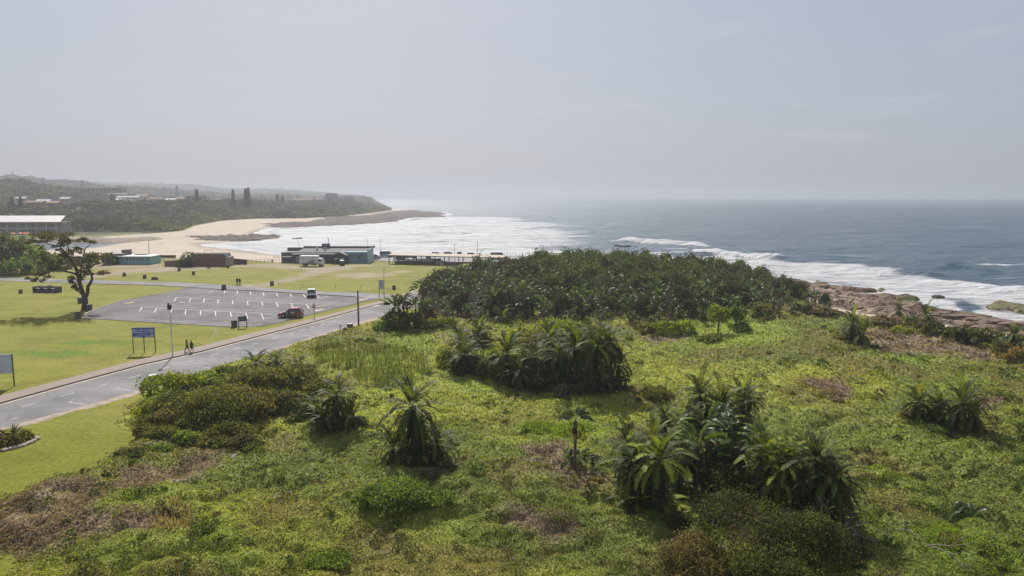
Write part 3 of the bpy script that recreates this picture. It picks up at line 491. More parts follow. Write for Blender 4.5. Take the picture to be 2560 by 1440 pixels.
def frond_set(r, n, L_, org, el0, el1, bend, cols, dead=None, dens=15, wl=.42, cup=0):
    Vs = []; Qs = []; Cs = []; b = 0
    for i in range(n):
        az = i*2.39996+r.random()*.5; f = (i+.5)/n; el = el0+(el1-el0)*f+r.normal()*.10; l_ = L_*(.8+.35*r.random())*(1 if f < .8 else .85); m = 10
        p = np.array(org, float); pts = [p.copy()]; e = el; bd = bend*(.8+.5*r.random()); tw = r.normal()*.15
        for j in range(m):
            e -= bd/m*(j/m*1.3+.35); e = max(e, -1.45); a2 = az+tw*j/m; p = p+np.array([math.cos(a2)*math.cos(e), math.sin(a2)*math.cos(e), math.sin(e)])*l_/m; pts.append(p.copy())
        pts = np.array(pts); side0 = np.array([-math.sin(az), math.cos(az), 0]); col_ = np.array(cols[r.integers(0, len(cols))])*(.8+.4*r.random())
        t_ = np.linspace(.14, .99, dens); q = np.stack([np.interp(t_*m, np.arange(m+1), pts[:, k]) for k in range(3)], 1); dr = np.gradient(q, axis=0); dr /= np.linalg.norm(dr, axis=1, keepdims=True)
        up = np.cross(dr, side0); up /= np.linalg.norm(up, axis=1, keepdims=True)+1e-6; up *= np.where(up[:, 2:] < 0, -1, 1)
        ll = wl*np.sin(np.pi*(t_*.82+.14))**.6*(.85+.3*r.random(dens))
        for sgn in (-1, 1):
            dv = dr*.85+side0*sgn*.66+up*(.16-.1*cup)+r.normal(size=(dens, 3))*.05; dv[:, 2] -= .18; dv /= np.linalg.norm(dv, axis=1, keepdims=True); wd = np.cross(dv, up); wd /= np.linalg.norm(wd, axis=1, keepdims=True)
            a = q; tip = q+dv*ll[:, None]; mid = q+dv*ll[:, None]*.45; w_ = wd*.062
            Vs.append(np.stack([a, mid+w_, tip, mid-w_], 1).reshape(-1, 3)); Qs.append(np.arange(dens*4).reshape(-1, 4)+b); b += dens*4; Cs.append(np.repeat(np.tile(col_, (dens, 1))*(.8+.4*r.random((dens, 1))), 4, 0))
        wr = side0*.03
        for j in range(m):
            Vs.append(np.array([pts[j]-wr, pts[j]+wr, pts[j+1]+wr*.7, pts[j+1]-wr*.7])); Qs.append(np.arange(4)[None]+b); b += 4; Cs.append(np.tile(col_*1.5+.015, (4, 1)))
    return np.vstack(Vs), np.vstack(Qs), np.vstack(Cs)
PG = [(.07, .10, .022), (.038, .055, .014), (.12, .15, .030), (.05, .065, .02)]; PY = [(.22, .25, .034), (.14, .18, .028), (.08, .11, .022)]; PD = [(.085, .060, .042), (.12, .09, .062), (.050, .038, .028)]
def palm(seed, th, L_, n, cols, skirt=14, lean=0.0, label=None):
    r = np.random.default_rng(seed); root = empty('wild_date_palm', (0, 0, 0)); tx = lean*th
    tm = MB(); k = 9; pts = [(tx*(i/(k-1))**1.5, 0, th*i/(k-1)-.15) for i in range(k)]; tm.tube(pts, [.20*(1.25-.3*i/k)*(1+.12*(i % 2)) for i in range(k)], 9); tm.build('trunk', BARK, root)
    V, Q, c = frond_set(r, n, L_, (tx, 0, th-.15), 1.45, -.4, 1.28, cols); mesh_np('crown', V, Q, col=c, mat=LEAF2, parent=root)
    if th > 1:
        V, Q, c = frond_set(r, 14, L_*.8, (tx*.3, 0, .2), 1.1, .15, 1.2, cols, dens=16); mesh_np('base_fronds', V, Q, col=c, mat=LEAF2, parent=root)
    if skirt:
        V, Q, c = frond_set(r, skirt, L_*1.0, (tx, 0, th-.3), -.2, -1.15, 1.3, PD+[cols[0]], dens=14, wl=.34); mesh_np('dead_fronds', V, Q, col=c, mat=LEAF2, parent=root)
    return root
def paddle(r, org, az, el, pl, bl, bw, col_, out, droop=.9, torn=.5):
    V, Q, Cc = out; e = el; p = np.array(org, float); m = 4; side = np.array([-math.sin(az), math.cos(az), 0])
    for j in range(m):
        d = np.array([math.cos(az)*math.cos(e), math.sin(az)*math.cos(e), math.sin(e)]); q = p+d*pl/m; b = len(V); V += [p-side*.03, p+side*.03, q+side*.025, q-side*.025]; Q.append([b, b+1, b+2, b+3]); Cc += [np.array(col_)*1.25+.01]*4; p = q; e -= .1
    m = 7; tw = r.normal()*.5
    for j in range(m):
        d = np.array([math.cos(az)*math.cos(e), math.sin(az)*math.cos(e), math.sin(e)]); q = p+d*bl/m; u = np.cross(d, side); sd = side*math.cos(tw)+u*math.sin(tw); fold = np.cross(d, sd)*.28
        w0 = bw*math.sin(math.pi*(.12+.85*j/m))**.5; w1 = bw*math.sin(math.pi*(.12+.85*(j+1)/m))**.5
        for s_ in (-1, 1):
            g = r.normal()*.12 if r.random() < torn else 0; o_ = np.array([0, 0, -abs(g)*bw]); b = len(V); V += [p, p+sd*s_*w0/2+fold*w0+o_, q*(.96)+p*.04+sd*s_*w1/2+fold*w1+o_, q]; Q.append([b, b+1, b+2, b+3] if s_ < 0 else [b, b+3, b+2, b+1]); Cc += [np.array(col_)*(.85+.3*r.random())]*4
        p = q; e -= droop/m*(.6+j*.25)
SG = [(.065, .10, .036), (.095, .145, .045), (.045, .068, .030), (.13, .18, .05), (.10, .12, .065)]
def strelitzia(seed, th, n=11, pl=.9, bl=1.5, bw=.5, heads=1, cols=SG, dead=9, name='wild_banana'):
    r = np.random.default_rng(seed); root = empty(name, (0, 0, 0)); tm = MB(); out = ([], [], []); dd = ([], [], [])
    for h in range(heads):
        hx, hy = (0, 0) if h == 0 else (r.normal()*.9, r.normal()*.9); t_ = th*(1-.28*h*r.random()) if th > .5 else th; pts = [(hx*(.6+.4*i/6), hy*(.6+.4*i/6), t_*i/6-.2*(i == 0)) for i in range(7)]
        if th > .5: tm.tube(pts, [.13, .12, .11, .11, .11, .13, .17], 7)
        fan = r.random()*3.14; z = t_
        for i in range(n):
            s_ = 1 if i % 2 else -1; f = (i//2+.5)/(n/2); az = fan+(0 if s_ > 0 else math.pi)+r.normal()*.35; paddle(r, (hx, hy, z), az, 1.5-1.05*f+r.normal()*.1, pl*(.8+.4*r.random()), bl*(.75+.4*r.random()), bw*(.8+.4*r.random()), cols[r.integers(0, len(cols))], out)
        for i in range(dead if th > .5 else 2):
            paddle(r, (hx, hy, z-.1-.5*r.random()), r.random()*6.28, .2-.9*r.random(), .4, bl*.8, bw*.45, PD[r.integers(0, 3)], dd, 2.2)
    if th > .5: tm.build('trunk', pm('banana_trunk', (.12, .09, .07), .9, var=.4, scale=5), root)
    mesh_np('crown', np.array(out[0]), np.array(out[1]), col=np.array(out[2]), mat=LEAFS, parent=root)
    if dd[0]: mesh_np('dead_leaves', np.array(dd[0]), np.array(dd[1]), col=np.array(dd[2]), mat=LEAF, parent=root)
    return root
def put(o, u, v, s=1.0, rz=None, label=None, cat=None, group=None, dz=0, y=None):
    x, yy = G(u, v) if y is None else (AT(u, y, 0), y); o.location = (x, yy, gz(x, yy)+dz-.05); o.scale = (s, s, s); o.rotation_euler = (0, 0, random.random()*6.28 if rz is None else rz)
    for k in ('label', 'category', 'group'):
        if k in o: del o[k]
    return tag(o, label, cat, group)
first = {}
def inst(key, maker):                  # the first call builds the plant, later ones copy it with its parts
    if key not in first: first[key] = maker(); return first[key]
    return copy_tree(first[key])
# ---- low creeping growth over the field (nobody could count it)
def scatter(n, u0, u1, v0, v1, r):
    u = u0+(u1-u0)*r.random(n); v = v0+(v1-v0)*r.random(n); k = -(v-720)/FPX; dz = k*cP-sP; dy = cP+k*sP; t = -CH/dz
    return (u-1280)/FPX*t, dy*t
r = np.random.default_rng(11)
x, y = scatter(680000, -420, 3350, 640, 1640, r); f = sdf(FIELD, x, y); p1_ = sdf(PL1, x, y); prd = np.full(x.shape, -99.0)
for P in PAVED+[shp]: prd = np.maximum(prd, sdf(P, x, y))
ok = (f+4*(fbm(x/2.2, y/2.2, 15, 4)-.5) > .25*r.normal(size=len(x))) & (p1_ > -1.5) & (prd < -.15); x, y, f = x[ok], y[ok], f[ok]
z = np.clip(sstep(0, 3, f+.3), .06, 1)*np.maximum(bumps(x, y), -.1)*sstep(0, 3, p1_[ok]+1); c, bm = field_col(x, y); d_ = np.hypot(x, y)
dry = sstep(.60, .72, fbm(x/1.6, y/1.6, 301, 3)); c = mixc_(c, (.12, .092, .05), dry*.5)
tuft = sstep(.58, .74, fbm(x/.9, y/.9, 305, 3)); e = 1-sstep(.35, .9, np.abs(f)); lift = (.02+.22*r.random(len(x))**2*(.4+1.2*tuft))*(1-.6*e); sz = np.clip(.0026*d_, .08, .42)
P = np.stack([x, y, z+lift*np.clip(d_/70, .8, 1.5)], 1); Nn = np.stack([r.normal(size=len(x))*.5, r.normal(size=len(x))*.5-.1, np.ones(len(x))*.8], 1)
c = c*(.68+.6*r.random((len(x), 1)))*(1.13); yl_ = (r.random((len(x), 1)) < .03); c = np.where(yl_, c*np.array([1.25, 1.25, 1.0]), c)
V, Q = leaf_cloud(r, P, Nn, sz, .85); o = mesh_np('ground_cover', V, Q, col=np.repeat(c, 4, 0), mat=LEAF); tag(o, 'low green and brown creeping growth covering the open field', 'ground cover', kind='stuff')
# darker tussocks in the same growth
r = np.random.default_rng(12); x, y = scatter(620, -300, 2860, 800, 1560, r); f = sdf(FIELD, x, y); ok = f > 1; x, y = x[ok], y[ok]; Ps = []; Cs = []; Ss = []; Ns = []
for i in range(len(x)):
    d_ = math.hypot(x[i], y[i]); R_ = (.28+.55*r.random()**2)*(1 if d_ < 80 else 1.3); s_ = max(.0027*d_, .07); n = int(min(500, 30*R_*R_/s_/s_*.12+30)); q = rv(r, n); q[:, 2] = np.abs(q[:, 2]); h = .5+.5*r.random()
    zz = float(np.maximum(bumps(np.array([x[i]]), np.array([y[i]])), -.1)[0]); Ps.append(np.array([x[i], y[i], zz+.05])+q*np.array([R_, R_, R_*h])*(.7+.4*r.random((n, 1)))); Ns.append(q); Ss.append(np.full(n, s_))
    cc = [(.05, .085, .02), (.065, .11, .03), (.10, .14, .03), (.10, .075, .045), (.045, .06, .025), (.13, .17, .03)][r.integers(0, 6)]; Cs.append(np.array(cc)*(.7+.6*r.random((n, 1))))
V, Q = leaf_cloud(r, np.vstack(Ps), np.vstack(Ns), np.concatenate(Ss), .6); o = mesh_np('tussocks', V, Q, col=np.repeat(np.vstack(Cs), 4, 0), mat=LEAF); tag(o, 'scattered darker tufts standing in the creeping growth', 'tufts', kind='stuff')
# tall reed grass behind the palms
def blades(name, poly, n, h, cols, r, label):
    u0, v0 = np.min(poly, 0); u1, v1 = np.max(poly, 0); u = u0+(u1-u0)*r.random(n*3); v = v0+(v1-v0)*r.random(n*3); ok = sdf(np.array(poly, float), u, v) > 26*(r.random(n*3)-.2)*(n > 2000); u, v = u[ok][:n], v[ok][:n]
    g = np.array([G(a, b) for a, b in zip(u, v)]); n = len(g); z = np.maximum(bumps(g[:, 0], g[:, 1]), 0)-.1; hh = h*(.5+.8*r.random(n)); az = r.random(n)*6.28; w = .03+.02*r.random(n); tip = np.stack([np.cos(az)*hh*.25, np.sin(az)*hh*.25, hh], 1); B = np.stack([g[:, 0], g[:, 1], z], 1)
    sd_ = np.stack([w, w*.2, 0*w], 1); V = np.stack([B-sd_, B+sd_, B+tip*.6+sd_*.8, B+tip], 1).reshape(-1, 3); cols = np.array(cols); c = cols[r.integers(0, len(cols), n)]*(.8+.4*r.random((n, 1)))
    o = mesh_np(name, V, np.arange(n*4).reshape(-1, 4), col=np.repeat(c, 4, 0), mat=LEAF); tag(o, label, 'grass', kind='stuff'); return o
r = np.random.default_rng(13)
blades('reed_grass', [(770, 885), (850, 868), (960, 880), (1060, 905), (1075, 955), (1000, 985), (900, 975), (880, 940), (800, 930)], 1500, 1.1, [(.06, .10, .03), (.10, .15, .045), (.13, .14, .05), (.05, .075, .025)], r, 'patch of tall upright green reed grass behind the palms')
blades('dry_grass', [(380, 1340), (440, 1270), (480, 1300), (470, 1350), (420, 1370)], 260, .5, [(.24, .20, .16), (.20, .16, .125), (.14, .12, .07)], r, 'pale dry grass stalks at the edge of the brown patch')
# ---- palms
PV = [(palm, dict(seed=101, th=.9, L_=2.6, n=28, cols=PG, skirt=6)), (palm, dict(seed=102, th=2.2, L_=2.6, n=32, cols=PG, skirt=14, lean=.06)), (palm, dict(seed=103, th=3.6, L_=2.6, n=34, cols=PG, skirt=18, lean=.05)),
      (palm, dict(seed=104, th=2.0, L_=2.6, n=30, cols=PY+PG[:2], skirt=12, lean=.08)), (palm, dict(seed=105, th=3.3, L_=2.6, n=30, cols=PY+PG[:2], skirt=14, lean=.04)), (palm, dict(seed=106, th=5.2, L_=2.6, n=36, cols=PG, skirt=26, lean=.03))]
TH_ = [.9, 2.2, 3.6, 2.0, 3.3, 5.2]
def palm_at(u, vb, vc, rpx, pal, label, group=None):
    x_, y_ = G(u, vb); z_ = max(ZT(y_, vc)-gz(x_, y_), .5); L_ = rpx/FPX*y_*1.22; s = L_/2.6; opts = [0, 1, 2, 5] if pal == 'G' else [3, 4]; k = min(opts, key=lambda i: abs(TH_[i]*s-z_))
    o = inst('palm%d' % k, lambda: PV[k][0](**PV[k][1])); put(o, u, vb, s, None, label, 'palm', group); o.scale = (s, s, s*min(max(z_/(TH_[k]*s), .7), 1.5)); return o
for q in [(845, 1085, 985, 62, 'G', 'dark date palm right of the brown shrub mound'), (878, 1088, 1040, 50, 'G', 'low palm head against the right of the dark palm'), (812, 1092, 1040, 52, 'G', 'low palm head at the front left of the dark palm'), (790, 1068, 1015, 42, 'G', 'small date palm leaning left of the dark palm by the shrub mound'),
          (1040, 1172, 1008, 84, 'G', 'lone date palm with a tall two-tier crown in mid field'), (985, 1172, 1112, 55, 'G', 'low palm offshoot on the left foot of the lone tall palm'), (1092, 1174, 1108, 60, 'G', 'low palm offshoot on the right foot of the lone tall palm'), (1045, 1160, 1062, 58, 'G', 'middle palm head pressed against the lone tall palm'),
          (640, 935, 905, 46, 'G', 'feathery palm above the shrubs nearest the road, leftmost of three'), (690, 930, 898, 46, 'G', 'feathery palm above the roadside shrubs, middle of three'), (748, 938, 912, 40, 'G', 'feathery palm above the roadside shrubs, rightmost of three'),
          (1150, 915, 848, 52, 'G', 'palm at the left end of the big central clump'), (1165, 950, 885, 52, 'G', 'lower palm at the front left of the big central clump'), (1265, 965, 880, 64, 'G', 'broad palm in the left half of the central clump'), (1335, 975, 890, 55, 'G', 'palm in the middle front of the central clump'), (1398, 985, 885, 60, 'G', 'dark palm with hanging dead fronds, centre right of the clump'),
          (1440, 990, 860, 60, 'G', 'tall palm in the right half of the central clump'), (1484, 1000, 862, 66, 'G', 'broad dark palm near the right end of the central clump'), (1525, 990, 852, 62, 'G', 'rightmost tall palm of the central clump'), (1380, 950, 842, 52, 'G', 'palm behind the yellow green shrub of the central clump'), (1543, 988, 908, 48, 'G', 'low palm drooping at the right end of the central clump'),
          (1455, 950, 832, 48, 'G', 'back palm rising over the central clump'), (1195, 880, 832, 44, 'G', 'small palm behind the left end of the central clump'), (1300, 985, 930, 48, 'G', 'low front palm below the central clump'), (1500, 1002, 965, 26, 'Y', 'small bright palm in front of the central clump'),
          (1745, 1090, 985, 62, 'G', 'left dark palm of the trio above the right grove'), (1803, 1112, 1012, 72, 'G', 'middle dark palm of the trio above the right grove'), (1848, 1104, 1006, 60, 'G', 'right dark palm of the trio above the right grove'), (1868, 1090, 985, 40, 'G', 'small palm top behind the dark trio'),
          (1650, 1292, 1140, 96, 'Y', 'largest palm at the left front of the right grove'), (1590, 1272, 1140, 84, 'G', 'palm arching left at the edge of the right grove'), (1572, 1225, 1105, 60, 'G', 'smaller palm behind the left edge of the right grove'), (1662, 1115, 1032, 42, 'G', 'palm with white lit leaves above the right grove'), (1625, 1180, 1100, 60, 'Y', 'yellow green palm inside the left of the right grove'),
          (1905, 1275, 1130, 86, 'Y', 'bright palm right of the wild bananas'), (1962, 1295, 1150, 84, 'Y', 'yellow green palm in the right half of the grove'), (2030, 1312, 1142, 86, 'G', 'dark palm near the right end of the grove'), (2082, 1335, 1190, 84, 'G', 'rightmost arching palm of the grove'), (2012, 1165, 1112, 44, 'Y', 'small bright palm crown behind the right of the grove'),
          (1898, 1190, 1096, 56, 'Y', 'bright palm below the dark trio'), (1945, 1305, 1195, 74, 'Y', 'low palm at the front of the right grove'), (2060, 1230, 1150, 62, 'G', 'palm behind the right end of the grove'), (1700, 1230, 1130, 60, 'G', 'dark palm between the large left palm and the wild bananas'),
          (2290, 1072, 1000, 60, 'G', 'left palm of the pair alone at the right of the field'), (2342, 1082, 1012, 48, 'G', 'middle palm between the two at the right of the field'), (2400, 1098, 1000, 62, 'G', 'right palm of the pair alone at the right of the field'), (2432, 1104, 1035, 54, 'Y', 'low yellow green palm at the foot of the right pair'), (2375, 1092, 1042, 48, 'Y', 'small bright palm with a yellow leaf between the right pair'),
          (2128, 868, 806, 42, 'G', 'left palm of the dark clump near the rocks'), (2152, 878, 832, 46, 'G', 'right lower palm of the dark clump near the rocks'), (2310, 838, 785, 38, 'G', 'grey palm with hanging fronds on the shore edge'), (2246, 806, 775, 26, 'G', 'small palm left of the grey shore palm'),
          (2535, 885, 835, 46, 'G', 'palm at the far right edge of the field'), (2590, 900, 850, 46, 'G', 'palm just beyond the right edge of the field'), (1230, 805, 745, 42, 'G', 'palm at the front of the thicket, left of two'), (1308, 800, 733, 44, 'G', 'palm at the front of the thicket, right of two'), (1258, 820, 790, 30, 'G', 'low palm between the two at the thicket front')]:
    palm_at(*q)
# ---- wild bananas (large paddle leaves)
SV = [dict(seed=201, th=3.4, n=12, heads=2), dict(seed=202, th=4.2, n=12, heads=3), dict(seed=203, th=2.6, n=12, heads=2), dict(seed=204, th=5.0, n=10, heads=2), dict(seed=205, th=.25, n=12, heads=2, bl=1.2), dict(seed=206, th=3.8, n=12, heads=1, pl=.45, bl=.95, bw=.45), dict(seed=207, th=3.4, n=12, heads=3, dead=14)]
def ban(k, u, vb, s, label, group=None, rz=None, y=None): return put(inst('ban%d' % k, lambda: strelitzia(**SV[k])), u, vb, s, rz, label, 'wild banana', group, y=y)
for q in [(6, 1740, 1252, .95, 'wild banana with bare dark stems, left in the grove centre'), (0, 1765, 1215, 1.0, 'wild banana with split grey green leaves in the grove centre'), (1, 1828, 1245, .85, 'wild banana with a bunch of brown stems, right in the grove centre'), (4, 1710, 1190, 1.1, 'low wild banana at the back of the grove'),
          (5, 1437, 1196, .98, 'tall thin lone wild banana with a bare trunk'), (4, 1418, 1192, .62, 'low banana shoots at the foot of the lone thin banana'), (4, 1462, 1190, .5, 'smaller banana shoots right of the lone thin banana'), (4, 2372, 1312, .75, 'low leafy banana plant alone in the right foreground'), (4, 1590, 1180, .5, 'banana shoot behind the large left palm'),
          (0, 985, 828, .95, 'wild banana at the left of the roadside clump'), (1, 1010, 830, .9, 'wild banana in the middle of the roadside clump'), (2, 1040, 828, 1.0, 'wild banana at the right of the roadside clump'), (4, 960, 830, 1.0, 'low wild banana fronting the roadside clump'), (4, 1495, 998, .6, 'banana leaves in front of the central clump')]: ban(*q)
# ---- thicket between field and sea
THK = GP([(1046, 790), (1062, 812), (1120, 818), (1250, 820), (1400, 826), (1560, 832), (1700, 834), (1760, 824), (1850, 814), (1950, 802), (2040, 794), (2086, 788), (2060, 765), (1985, 742), (1900, 718), (1790, 700), (1650, 686), (1500, 678), (1400, 682), (1300, 694), (1200, 706), (1110, 722), (1062, 742)])
r = np.random.default_rng(21); pts = []; lo = THK.min(0); hi = THK.max(0)
for _ in range(9000):
    p_ = lo+(hi-lo)*r.random(2)
    if inside(THK, p_[:1], p_[1:])[0] and all((p_[0]-a)**2+(p_[1]-b)**2 > 2.9**2 for a, b in pts): pts.append(p_)
pts.sort(key=lambda q: q[1]); ed = sdf(THK, np.array([p_[0] for p_ in pts]), np.array([p_[1] for p_ in pts])); fe = []
FRONT = GP([(1046, 790), (1062, 812), (1120, 818), (1250, 820), (1400, 826), (1560, 832), (1700, 834), (1760, 824), (1850, 814), (1950, 802), (2040, 794), (2086, 788)])
ct = [dict(seed=301, rx=2.6, ry=2.6, rz=4.6, n=2600, leaf=.34, cols=[(.05, .065, .026), (.075, .09, .034), (.04, .052, .022)]), dict(seed=302, rx=3.4, ry=3.2, rz=5.4, n=4200, leaf=.32, cols=[(.12, .16, .032), (.18, .215, .040), (.075, .105, .026)]),
      dict(seed=303, rx=3.0, ry=3.0, rz=5.0, n=3000, leaf=.34, cols=[(.055, .072, .03), (.085, .095, .04), (.085, .075, .05)]), dict(seed=304, rx=2.2, ry=2.2, rz=3.4, n=1800, leaf=.32, cols=[(.075, .07, .045), (.06, .065, .03), (.09, .08, .055)])]
def coast_tree(k):
    root = empty('coastal_tree', (0, 0, 0)); q = ct[k]; bush_mesh('crown', parent=root, lumps=18, z0=.4, mat=LEAF3, rough=.7, **q); t_ = MB(); h = q['rz']; rr_ = np.random.default_rng(k)
    for j in range(4): a = j*1.6+.4; t_.tube([(0, 0, -.3), (.15*math.cos(a), .15*math.sin(a), h*.3), (math.cos(a)*q['rx']*.5, math.sin(a)*q['rx']*.5, h*.75)], [.17, .12, .04], 6)
    t_.build('trunk', BARK, root); return root
for i, p_ in enumerate(pts):
    fdist = float(seg_dist(FRONT, p_[:1], p_[1:], False)[0]); uu = PX(p_[0], p_[1], 3)[0]; hm = np.interp(uu, [1050, 1400, 1700, 1900, 2000, 2085], [6.0, 6.4, 6.0, 5.2, 4.2, 2.9])*(.62+.38*sstep(0, 10, fdist))*(.70+.34*r.random())
    zone = ('front rows', 'middle', 'back rows')[int(fdist > 9)+int(fdist > 24)]+' at the '+('left end', 'centre left', 'centre right', 'right end')[int(np.searchsorted([1250, 1500, 1780], uu))]
    back = sstep(8, 26, fdist); rt = sstep(1450, 1950, uu)
    if r.random() < .10+.62*back+.12*rt:
        k = 1 if (uu > 1330 and back > .85 and r.random() < .6) else (3 if (uu < 1330 and r.random() < .45) else [0, 2, 0][r.integers(0, 3)]); o = inst('ct%d' % k, lambda: coast_tree(k)); s = hm/(ct[k]['rz']+.4)
        o.location = (p_[0], p_[1], -.05); o.scale = (s*.95, s*.95, s); o.rotation_euler = (0, 0, r.random()*6.28); tag(o, 'rounded evergreen tree in the %s of the thicket' % zone, 'tree', 'evergreen trees in the %s of the coastal thicket' % zone)
    else:
        k = [0, 1, 2, 3, 1, 6][r.integers(0, 6)]; o = inst('ban%d' % k, lambda: strelitzia(**SV[k])); s = hm/(SV[k]['th']+1.9); o.location = (p_[0], p_[1], -.05); o.scale = (s, s, s); o.rotation_euler = (0, 0, r.random()*6.28)
        tag(o, 'wild banana in the %s of the thicket' % zone, 'wild banana', 'wild bananas in the %s of the coastal thicket' % zone)
# dead grey branches sticking out of the thicket
def dead_tree(seed, h, name='bare_tree', col=(.20, .18, .16), spread=.5, n0=3):
    r_ = random.Random(seed); mb = MB()
    def br(p, d, l, w, dep):
        q = p+d*l; mid = p+d*l*.5+Vector((r_.gauss(0, .06), r_.gauss(0, .06), 0))*l; mb.tube([p, mid, q], [w, w*.8, w*.55], 5)
        if dep > 0:
            for _ in range(3 if dep > 1 else 2): nd = (d+Vector((r_.gauss(0, spread), r_.gauss(0, spread), r_.gauss(.15, spread*.6)))).normalized(); br(q, nd, l*.68, w*.5, dep-1)
    for _ in range(n0): br(Vector((0, 0, -.1)), Vector((r_.gauss(0, .4), r_.gauss(0, .4), 1)).normalized(), h*.36, h*.013, 3)
    return mb.build(name, pm('dead_wood_%d' % seed, col, .9, var=.3, scale=4))
dt = dead_tree(1, 5.5); dt2 = dead_tree(2, 4.5)
for i, (u, v, s, lb) in enumerate([(1160, 800, 1.15, 'bare grey tree at the left front of the thicket'), (1095, 800, 1.2, 'bare grey tree by the thicket corner near the road'), (1290, 790, 1.1, 'bare pale branches above the two thicket palms'), (1400, 815, 1.0, 'bare grey tree in front of the thicket centre'), (1620, 800, 1.0, 'bare grey tree in the right half of the thicket'),
                                    (1340, 770, 1.2, 'bare grey tree deep in the thicket'), (1505, 790, 1.0, 'bare twigs left of the thicket bright shrubs'), (2110, 800, .6, 'small bare shrub at the right end of the thicket'), (2220, 815, .6, 'grey leafless shrub near the shore palms'), (2190, 806, .5, 'leafless shrub left of the shore palms')]):
    o = (dt if i % 2 == 0 else dt2) if i < 2 else (dt if i % 2 == 0 else dt2).copy()
    if i >= 2: C.objects.link(o)
    put(o, u, v, s, None, lb, 'bare tree')
r = np.random.default_rng(77)
for i in range(34):
    j = int(len(pts)*r.random()**1.4*.75); p_ = pts[j]+r.normal(size=2)*.8; o = (dt if i % 2 else dt2).copy(); C.objects.link(o); s = .95+.4*r.random(); o.location = (p_[0], p_[1], .4); o.scale = (s*.8, s*.8, s*1.1); o.rotation_euler = (0, 0, r.random()*6.28)
    for k in ('label', 'category', 'group'):
        if k in o: del o[k]
    tag(o, 'bare grey stems standing up among the thicket plants', 'bare tree', 'bare stems inside the thicket')
# ---- shrubs
BC = dict(yg=[(.18, .23, .03), (.23, .27, .038), (.12, .17, .028)], dk=[(.060, .085, .022), (.085, .11, .028), (.035, .048, .016), (.10, .085, .055)], br=[(.12, .10, .045), (.16, .13, .055), (.085, .09, .034)], lg=[(.13, .20, .045), (.17, .24, .055), (.095, .15, .036)], gy=[(.16, .13, .10), (.12, .10, .078), (.21, .18, .145)], ol=[(.12, .135, .042), (.155, .16, .05), (.085, .10, .034)], og=[(.22, .14, .05), (.16, .13, .045)], bg=[(.16, .24, .034), (.20, .28, .04)])
def bush_at(i, u, vb, vt, rpx, pal, label, depth=1.0, name='shrub', group=None):
    x_, y_ = G(u, vb); rx = rpx/FPX*y_; y_ += rx*depth*.55; x_ = AT(u, y_, 0); g = gz(x_, y_); h = max(ZT(y_, vt)-g, .3); lf = max(.0032*y_, .07); area = 2.6*math.pi*rx*max(h, rx); n = int(min(9000, area/(lf*lf*.45)*1.15+60))
    o = bush_mesh(name, 400+i, rx, rx*depth, h*1.04, n, lf, BC[pal], lumps=12+int(rx*2)); o.location = (x_, y_, g-.08); return tag(o, label, 'shrub', group)
